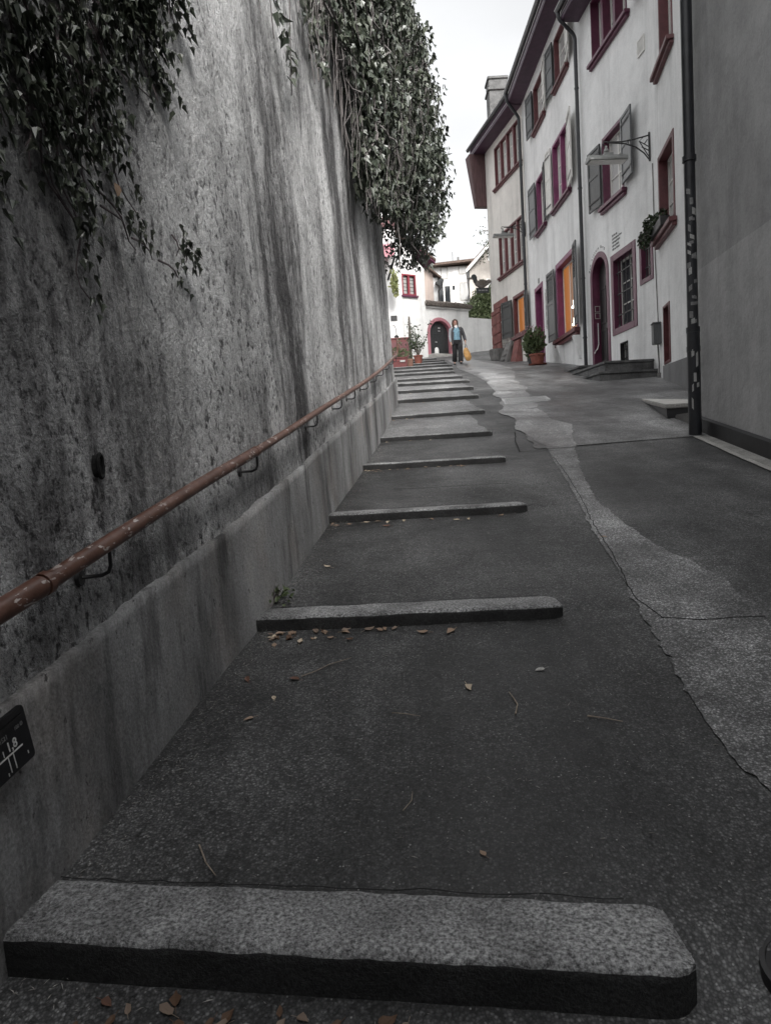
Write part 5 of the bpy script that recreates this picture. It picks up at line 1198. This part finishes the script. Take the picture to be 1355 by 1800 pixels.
# ================================================================= fallen leaves, twigs, grit
def leafthing(x, y, s, mat, label, group='fallen leaves on the steps', rot=None, shape='oval'):
    z = ground(x, y)+.004; th = random.uniform(0, 6.28) if rot is None else rot
    sh = {'oval': [(0, 0), (random.uniform(.12, .24), .12), (random.uniform(.2, .36), random.uniform(.3, .45)), (random.uniform(.12, .26), .72), (random.uniform(-.08, .08), 1), (-random.uniform(.12, .26), .7), (-random.uniform(.2, .36), random.uniform(.3, .45)), (-random.uniform(.12, .22), .12)]}[shape]
    mid = [(0, .2), (0, .5), (0, .78)]; fo_ = random.uniform(.1, .7)
    cu = random.uniform(-.2, .7); vv = []
    for a, b in sh+mid:
        h = fo_*abs(a)+cu*(b-.5)**2+.012; vv.append((a, b, h))
    fs = [(0, 1, 8), (1, 2, 9, 8), (2, 3, 10, 9), (3, 4, 10), (4, 5, 10), (5, 6, 9, 10), (6, 7, 8, 9), (7, 0, 8)]
    c_, s_ = math.cos(th), math.sin(th); mb = MB()
    def tr_(q): X, Y, Z = (q[0])*s, (q[1]-.5)*s, q[2]*s; X, Y = X*c_-Y*s_, X*s_+Y*c_; return (x+X, y+Y, z+Z+.1862*Y)
    mb.add([tr_(q) for q in vv], fs); mb.tube([tr_((0, .02, .02)), tr_((.02, -.2, .03)), tr_((.05, -.42, .02))], s*.018, 4)
    o = mb.build('fallen_leaf', mat, loc=(x, y, z)); return tag(o, label, 'leaf', group)
leafthing(.305, 2.79, .055, 'dry_pale', 'pale cream fallen leaf lying alone mid path above the bottom-most step', rot=3.3)
leafthing(-.45, 2.98, .05, 'dry_brown', 'reddish brown leaf on the asphalt just left of the curved twig', rot=1.2)
leafthing(-.67, 3.02, .05, 'dry_brown', 'reddish leaf beside the wall foot, left of the curved twig', rot=.4)
leafthing(-.6, 2.68, .045, 'dry_tan', 'tan leaf near the wall foot, nearer than the two reddish leaves', rot=2.0)
leafthing(-.52, 2.83, .035, 'dry_pale', 'tiny pale leaf between the reddish leaves and the tan leaf', rot=.3)
leafthing(.15, 3.38, .06, 'dry_tan', 'tan leaf at the foot of the leaf-strewn step, left of its middle', rot=1.4)
leafthing(.29, 3.36, .065, 'dry_tan', 'rightmost tan leaf lying at the foot of the leaf-strewn step', rot=2.4)
leafthing(-.4, 4.42, .06, 'dry_pale', 'pale square-looking leaf on the tread above the leaf-strewn step', rot=.9)
leafthing(.0, 5.29, .06, 'dry_brown', 'brown leaf at the middle of the foot of the second step above the bottom-most', rot=1.5)
leafthing(1.47, 4.62, .06, 'dry_tan', 'brown leaf by the edge of the pale concrete band', rot=1.1)
leafthing(.22, 1.86, .025, 'dry_tan', 'orange leaf scrap at the back edge of the bottom-most step', rot=.6)
leafthing(.63, 2.9, .05, 'stone_pale', 'flat grey leaf on the dark asphalt near the pale band', rot=1.9)
lab = 'small dry brown leaf in the heap along the foot of the leaf-strewn step'
for k in range(26):
    x = -.66+abs(random.gauss(0, .2)); leafthing(x, ystep(1, x)-.03-abs(random.gauss(0, .06)), random.uniform(.025, .055), random.choice(('dry', 'dry_tan', 'dry_pale', 'dry_dark')), lab, 'heap of leaves at the step foot')
for k in range(7): x = random.uniform(-.4, .1); leafthing(x, ystep(1, x)-.02-abs(random.gauss(0, .02)), random.uniform(.04, .06), random.choice(('dry', 'dry_tan')), lab, 'heap of leaves at the step foot')
lab = 'dark brown leaf lying below the bottom-most step at the lower left'
for k in range(22): x = random.uniform(-.85, .1); leafthing(x, ystep(0, x)-.03-abs(random.gauss(0, .07)), random.uniform(.025, .05), random.choice(('dry_dark', 'dry_brown', 'dry_dark', 'dry')), lab, 'leaves below the bottom-most step')
lab = 'small pale leaf scrap at the foot of an upper step'
for k in range(60):
    i = random.choice((2, 2, 3, 3, 4, 5, 6, 7, 8, 9, 10, 11)); x = lerp(max(ST[i][0], wbx(ST[i][2]) if ST[i][2] < 13.9 else .45)+.05, ST[i][1]-.1, random.random()**1.6); leafthing(x, ystep(i, x)-.03-abs(random.gauss(0, .05)), random.uniform(.035, .065), random.choice(('dry_pale', 'dry_tan', 'dry')), lab, 'leaf scraps along the upper steps')
def twig(pts, r, label):
    mb = MB().tube([(x, y, ground(x, y)+.006+.004*(k % 2)) for k, (x, y) in enumerate(pts)], [lerp(r, r*.5, k/(len(pts)-1)) for k in range(len(pts))], 5)
    return tag(mb.build('twig', 'twig', smooth=True), label, 'twig', 'dry twigs on the asphalt')
twig([(-.42, 3.0), (-.36, 3.03), (-.3, 3.1), (-.2, 3.14)], .003, 'dark curved twig beside the reddish brown leaf')
twig([(.455, 2.56), (.475, 2.62), (.47, 2.68), (.46, 2.72)], .0035, 'pale bent twig right of the pale cream leaf')
twig([(.72, 2.52), (.78, 2.495), (.84, 2.48)], .0035, 'straight pale twig near the pale band edge')
twig([(-.02, 2.64), (.03, 2.62), (.09, 2.6)], .0025, 'thin pale twig left of the pale cream leaf')
twig([(.0, 2.06), (.03, 2.1), (.035, 2.15)], .002, 'short curled twig above the bottom-most step, middle of the path')
twig([(-.62, 1.98), (-.58, 1.9), (-.54, 1.85)], .0028, 'pale twig close to the wall foot just above the bottom-most step')
# tiny litter: nobody could count it
P = []
for _ in range(5200):
    if random.random() < .6:
        y = random.uniform(1.5, 9); P.append((wbx(y)+.05+abs(random.gauss(0, .09)), y))
    else:
        y = random.uniform(1.2, 7); P.append((random.uniform(wbx(y), 1.1), y))
P = np.array([(x, y, ground(x, y)+.008) for x, y in P])
v, f = leaves(P, rnd(len(P), 1)*np.array([1, 1, .12]), rnd(len(P), .3)+np.array([0, 0, 1]), np.abs(rng.normal(.007, .007, len(P)))+.003, 'blade')
g = raw('leaf_litter', v, f, 'grit'); tag(g, 'fine pale grit and leaf crumbs scattered along the wall foot', 'litter', kind='stuff')
# ================================================================= the woman with the bag
def skin_mesh(name, verts, edges, radii, mat, parent, sub=2, root=0):
    me = bpy.data.meshes.new('tmp'); me.from_pydata([tuple(v) for v in verts], edges, []); ob = bpy.data.objects.new('tmp', me); COL.objects.link(ob)
    sk = ob.modifiers.new('s', 'SKIN'); 
    for i, r in enumerate(radii):
        d = me.skin_vertices[0].data[i]; d.radius = (r, r) if not hasattr(r, '__len__') else r; d.use_root = (i == root)
    sk.use_smooth_shade = True; sb = ob.modifiers.new('u', 'SUBSURF'); sb.levels = sub; sb.render_levels = sub
    dg_ = bpy.context.evaluated_depsgraph_get(); dg_.update(); m2 = bpy.data.meshes.new_from_object(ob.evaluated_get(dg_)); bpy.data.objects.remove(ob)
    m2.name = name; m2.shade_smooth(); return link(name, m2, mat, parent, ORG[parent.name])
PX, PY = 2.94, 25.2; PZ = ground(PX, PY)
pw = thing('person', 'woman in blue top, charcoal cardigan and black trousers walking down with an ochre bag', 'person', (PX, PY, PZ))
# local frame: x to the photo's right (her left), -y towards the camera, z up
J = {'pel': (0, .02, .86), 'belly': (0, .02, 1.0), 'chest': (0, .02, 1.2), 'neck': (-.01, .01, 1.37), 'jaw': (-.03, -.01, 1.44), 'head': (-.035, 0, 1.53), 'crown': (-.035, .01, 1.6),
     'hipL': (.09, .02, .83), 'kneL': (.1, -.12, .47), 'ankL': (.1, -.14, .09), 'toeL': (.11, -.32, .035), 'hipR': (-.09, .02, .83), 'kneR': (-.08, .0, .47), 'ankR': (-.09, .2, .13), 'toeR': (-.09, .06, .04),
     'shL': (.17, .02, 1.32), 'elL': (.27, .06, 1.06), 'wrL': (.3, -.06, .84), 'paL': (.31, -.09, .77), 'shR': (-.17, .02, 1.32), 'elR': (-.22, .08, 1.05), 'wrR': (-.21, .0, .82), 'paR': (-.21, -.02, .75)}
names = list(J); idx = {k: i for i, k in enumerate(names)}
rad = dict(pel=.125, belly=.115, chest=.125, neck=.052, jaw=.062, head=.085, crown=.055, hipL=.088, kneL=.055, ankL=.036, toeL=.02, hipR=.088, kneR=.055, ankR=.036, toeR=.02, shL=.058, elL=.04, wrL=.027, paL=.03, shR=.058, elR=.04, wrR=.027, paR=.03)
E_ = [('pel', 'belly'), ('belly', 'chest'), ('chest', 'neck'), ('neck', 'jaw'), ('jaw', 'head'), ('head', 'crown'), ('pel', 'hipL'), ('hipL', 'kneL'), ('kneL', 'ankL'), ('ankL', 'toeL'), ('pel', 'hipR'), ('hipR', 'kneR'), ('kneR', 'ankR'), ('ankR', 'toeR'), ('chest', 'shL'), ('shL', 'elL'), ('elL', 'wrL'), ('wrL', 'paL'), ('chest', 'shR'), ('shR', 'elR'), ('elR', 'wrR'), ('wrR', 'paR')]
vs = [Vector(J[k]) for k in names]; es = [(idx[a], idx[b]) for a, b in E_]; rs = [rad[k] for k in names]
for sd_, pa in ((1, 'paL'), (-1, 'paR')):      # fingers and thumb, slightly curled
    b0 = Vector(J[pa])
    for k, (fy_, ln) in enumerate([(-.03, .075), (-.011, .085), (.009, .08), (.027, .065)]):
        i0 = len(vs); vs += [b0+V(0, fy_, -.02), b0+V(-.006*sd_, fy_, -.02-ln*.5), b0+V(-.026*sd_, fy_, -.02-ln*.85)]; rs += [.011, .009, .008]; es += [(idx[pa], i0), (i0, i0+1), (i0+1, i0+2)]
    i0 = len(vs); vs += [b0+V(-.005*sd_, -.038, .015), b0+V(-.02*sd_, -.055, -.025), b0+V(-.028*sd_, -.05, -.055)]; rs += [.012, .01, .009]; es += [(idx[pa], i0), (i0, i0+1), (i0+1, i0+2)]
body = skin_mesh('body', vs, es, rs, 'skin', pw)
def pv(*a): return V(PX+a[0], PY+a[1], PZ+a[2])
def ell(cx, cy, z, rx_, ry_, n=18, tz=0): return [pv(cx+rx_*math.cos(t), cy+ry_*math.sin(t), z+tz*math.cos(t)) for t in np.linspace(0, 2*math.pi, n+1)[:-1]]
def limb(path, rad_, n=12):   # cloth tube following joints
    return MB().tube([pv(*p) for p in path], rad_, n)
# trousers: hips and two wide legs
mb = MB(); mb.loft([ell(0, .02, 1.02, .16, .125), ell(0, .02, .92, .185, .145), ell(0, .02, .82, .19, .15), ell(0, .02, .74, .17, .14)])
mb.tube([pv(.085, .02, .84), pv(.098, -.06, .62), pv(.1, -.12, .45), pv(.1, -.13, .25), pv(.1, -.14, .1)], [.105, .1, .09, .088, .092], 14)
mb.tube([pv(-.085, .02, .84), pv(-.085, .02, .62), pv(-.08, .02, .45), pv(-.085, .1, .28), pv(-.09, .18, .17)], [.105, .1, .09, .086, .09], 14)
mb.build('trousers', 'trousers', pw, smooth=True)
mb = MB(); mb.loft([ell(0, .02, .88, .185, .15), ell(0, .015, .98, .17, .14), ell(0, .0, 1.1, .165, .145), ell(0, -.005, 1.2, .168, .15), ell(0, .01, 1.29, .16, .12), ell(-.005, .01, 1.35, .095, .08), ell(-.01, .01, 1.38, .06, .058)])
mb.build('blue_top', 'top_blue', pw, smooth=True)
mb = MB(); mb.loft([ell(-.01, -.012, 1.33, .075, .085, 14), ell(-.012, -.005, 1.39, .06, .06, 14), ell(-.012, .0, 1.42, .056, .056, 14)]); mb.prism([pv(-.045, -.118, 1.34), pv(-.008, -.15, 1.28), pv(.03, -.118, 1.34), pv(-.005, -.09, 1.38)], V(0, -.012, 0)); mb.build('shirt_collar', 'scarf', pw, smooth=True)
# open cardigan: back shell wrapped round to the front edges
def shell_ring(z, rx_, ry_, a0, a1, cy=.02, n=22): return [(rx_*math.cos(t), cy+ry_*math.sin(t), z) for t in np.linspace(R(a0), R(a1), n)]
prof = [(.72, .215, .185, -50, 232), (.9, .205, .175, -52, 234), (1.05, .19, .17, -55, 238), (1.2, .19, .165, -58, 240), (1.3, .178, .135, -62, 244), (1.37, .09, .085, -64, 246)]
rg = [shell_ring(*q) for q in prof]; nn_ = len(rg[0]); vv = [pv(*p) for r in rg for p in r]
vi = [pv(p[0]*.95, .02+(p[1]-.02)*.95, p[2]) for r in rg for p in r]; o0 = len(vv)
fs = []
for i in range(len(rg)-1):
    for k in range(nn_-1): a = i*nn_+k; fs += [(a, a+1, a+1+nn_, a+nn_), (o0+a+nn_, o0+a+1+nn_, o0+a+1, o0+a)]
for i in range(len(rg)-1):
    for k in (0, nn_-1): a = i*nn_+k; fs.append((a, a+nn_, o0+a+nn_, o0+a))
for k in range(nn_-1): fs.append((k, k+1, o0+k+1, o0+k)); a = (len(rg)-1)*nn_+k; fs.append((a, a+1, o0+a+1, o0+a))
mb = MB(); mb.add(vv+vi, fs); mb.build('cardigan', 'cardigan', pw, smooth=True)
limb([(.13, .02, 1.33), (.19, .025, 1.27), (.275, .06, 1.06), (.29, .0, .95), (.302, -.055, .86)], [.06, .072, .062, .056, .05]).build('sleeve', 'cardigan', pw, smooth=True)
limb([(-.13, .02, 1.33), (-.19, .03, 1.27), (-.225, .08, 1.05), (-.22, .04, .93), (-.212, .0, .83)], [.06, .07, .06, .053, .046]).build('sleeve', 'sleeve', pw, smooth=True)
# hair, face, shoes
hair = MB(); hc_ = V(-.035, .012, 1.535)
hair.loft([ell(-.035, .045, 1.34, .085, .035), ell(-.035, .045, 1.42, .1, .05), ell(-.035, .038, 1.5, .102, .075), ell(-.035, .03, 1.56, .1, .085), ell(-.035, .022, 1.61, .082, .08), ell(-.035, .018, 1.64, .045, .05), ell(-.035, .018, 1.65, .012, .012)])
for sx_ in (-1, 1): hair.tube([pv(-.035+.06*sx_, -.05, 1.6), pv(-.035+.088*sx_, -.04, 1.53), pv(-.035+.092*sx_, -.03, 1.45), pv(-.035+.085*sx_, -.03, 1.35)], [.02, .026, .028, .012], 8)
hair.build('hair', 'hair', pw, smooth=True)
mb = MB()
for sx_ in (-1, 1): mb.tube([pv(-.035+.034*sx_+.024*math.cos(t), -.092, 1.532+.02*math.sin(t)) for t in np.linspace(0, 2*math.pi, 13)], .0045, 5)
mb.tube([pv(-.045, -.094, 1.535), pv(-.025, -.094, 1.535)], .004, 5); mb.build('glasses', 'brightred', pw)
mb = MB()
for sx_ in (-1, 1): mb.lathe([(.001, -.008), (.01, -.004), (.01, .004), (.001, .008)], pv(-.035+.033*sx_, -.082, 1.532), 8)
mb.build('eyes', 'hole', pw, smooth=True)
mb = MB(); mb.hexa([pv(-.048, -.08, 1.49), pv(-.022, -.08, 1.49), pv(-.03, -.06, 1.49), pv(-.04, -.06, 1.49), pv(-.04, -.086, 1.53), pv(-.03, -.086, 1.53), pv(-.032, -.06, 1.54), pv(-.038, -.06, 1.54)]); 
mb.tube([pv(-.035, -.1, 1.494), pv(-.035, -.092, 1.535)], [.013, .006], 6); mb.build('nose', 'skin', pw, smooth=True)
MB().tube([pv(-.058, -.078, 1.462), pv(-.035, -.086, 1.46), pv(-.012, -.078, 1.462)], [.003, .006, .003], 6).build('mouth', 'pinkstone', pw, smooth=True)
for sx_ in (-1, 1): MB().lathe([(.002, -.03), (.016, -.015), (.018, .01), (.004, .028)], pv(-.035+.084*sx_, .0, 1.52), 8, .5, 1).build('ear', 'skin', pw, smooth=True)
for (a, t, fl) in (((.1, -.12, 0), (.11, -.36, 0), 0), ((-.09, .24, .02), (-.09, .02, 0), .0)):
    mb = MB(); d = V(t[0]-a[0], t[1]-a[1], 0).normalized(); s_ = V(-d.y, d.x, 0); A_ = V(*a)
    def so_(u, w_, z): q_ = A_+d*u+s_*w_; return pv(q_.x, q_.y, z+a[2]*(1-u/.24))
    L_ = [[so_(u, w_*math.cos(tt), z0_+hh_*math.sin(tt)) for tt in np.linspace(0, 2*math.pi, 13)[:-1]] for u, w_, z0_, hh_ in [(-.045, .02, .045, .03), (-.02, .036, .05, .046), (.06, .036, .05, .048), (.13, .045, .038, .034), (.2, .04, .03, .025), (.24, .015, .026, .014)]]
    mb.loft(L_); mb.build('shoe', 'shoe', pw, smooth=True)
bg_ = thing('shopping_bag', 'ochre yellow cloth bag hanging from the walking woman\'s hand', 'bag', (PX+.31, PY-.09, PZ+.1))
mb = MB(); bc = (.325, -.09)
mb.loft([[pv(bc[0]+dx+rx_*math.cos(t)*(1+.1*math.sin(3*t+z*9)), bc[1]+ry_*math.sin(t)*(1+.14*math.sin(5*t+z*7)), z+.015*math.sin(4*t)) for t in np.linspace(0, 2*math.pi, 21)[:-1]] for dx, z, rx_, ry_ in [(.05, .12, .05, .02), (.05, .17, .1, .05), (.035, .27, .125, .075), (.01, .4, .125, .07), (-.005, .5, .09, .05), (-.01, .57, .045, .03)]])
mb.build('bag_body', 'bag', bg_, smooth=True)
mb = MB(); mb.tube([pv(.27, -.09, .56), pv(.29, -.092, .64), pv(.315, -.092, .71), pv(.34, -.092, .64), pv(.345, -.09, .55)], .011, 6); mb.build('handle', 'trousers', bg_, smooth=True)
# ------------------------------------------------------------------ camera, sky, sun
cam = bpy.data.cameras.new('camera'); co = bpy.data.objects.new('camera', cam); COL.objects.link(co); SC.camera = co
cam.sensor_fit = 'HORIZONTAL'; cam.sensor_width = 36; cam.lens = 36*1200/1355; cam.clip_end = 2000; cam.clip_start = .05
P_, R_ = .0785, .058
fw = V(0, math.cos(P_), -math.sin(P_)); r0 = V(1, 0, 0); u0 = V(0, math.sin(P_), math.cos(P_))
rx = r0*math.cos(R_)-u0*math.sin(R_); ux = r0*math.sin(R_)+u0*math.cos(R_)
co.matrix_world = Matrix(((rx.x, ux.x, -fw.x, 0), (rx.y, ux.y, -fw.y, 0), (rx.z, ux.z, -fw.z, 0), (0, 0, 0, 1)))
SUN_EL, SUN_AZ = R(38), R(160)     # azimuth clockwise from +Y (up the lane): behind the camera, to its left
w = bpy.data.worlds.new('World'); SC.world = w; w.use_nodes = True; nt = w.node_tree
bg = nt.nodes['Background']; sky = nt.nodes.new('ShaderNodeTexSky'); sky.sky_type = 'NISHITA'; sky.sun_disc = False
sky.sun_elevation = SUN_EL; sky.sun_rotation = SUN_AZ; sky.dust_density = 3; sky.air_density = 1.2
hs_ = nt.nodes.new('ShaderNodeHueSaturation'); hs_.inputs['Saturation'].default_value = .06
nt.links.new(sky.outputs['Color'], hs_.inputs['Color']); tc = nt.nodes.new('ShaderNodeTexCoord'); cn = nt.nodes.new('ShaderNodeTexNoise'); cn.inputs['Scale'].default_value = 2.2; cn.inputs['Detail'].default_value = 5
mp_ = nt.nodes.new('ShaderNodeMapping'); mp_.inputs['Scale'].default_value = (1, 1, 2.6); nt.links.new(tc.outputs['Generated'], mp_.inputs['Vector']); nt.links.new(mp_.outputs['Vector'], cn.inputs['Vector'])
cm = nt.nodes.new('ShaderNodeMix'); cm.data_type = 'RGBA'; cm.blend_type = 'MULTIPLY'; cm.inputs[0].default_value = 1
cloud = ramp(nt, cn.outputs['Fac'], [(.3, .84), (.7, 1.04)]); nt.links.new(hs_.outputs['Color'], cm.inputs[6]); nt.links.new(cloud, cm.inputs[7])
sz_ = nt.nodes.new('ShaderNodeSeparateXYZ'); nt.links.new(tc.outputs['Generated'], sz_.inputs['Vector'])
grad = ramp(nt, sz_.outputs['Z'], [(0., .38), (.3, .52), (1., 1.05)]); gm = nt.nodes.new('ShaderNodeMix'); gm.data_type = 'RGBA'; gm.blend_type = 'MULTIPLY'; gm.inputs[0].default_value = 1   # overcast dome: brighter overhead
nt.links.new(cm.outputs[2], gm.inputs[6]); nt.links.new(grad, gm.inputs[7]); nt.links.new(gm.outputs[2], bg.inputs['Color'])
bg.inputs['Strength'].default_value = .15
sl = bpy.data.lights.new('sun', 'SUN'); sl.energy = 1.3; sl.angle = R(25); sl.color = (1, .97, .93)
so = bpy.data.objects.new('sun', sl); COL.objects.link(so)
sd = V(math.sin(SUN_AZ)*math.cos(SUN_EL), math.cos(SUN_AZ)*math.cos(SUN_EL), math.sin(SUN_EL))
so.rotation_euler = sd.to_track_quat('Z', 'Y').to_euler(); so.location = sd*60
SC.view_settings.view_transform = 'Standard'; SC.view_settings.look = 'None'; SC.view_settings.exposure = 1.7
SC.cycles.use_denoising = True; SC.cycles.max_bounces = 6
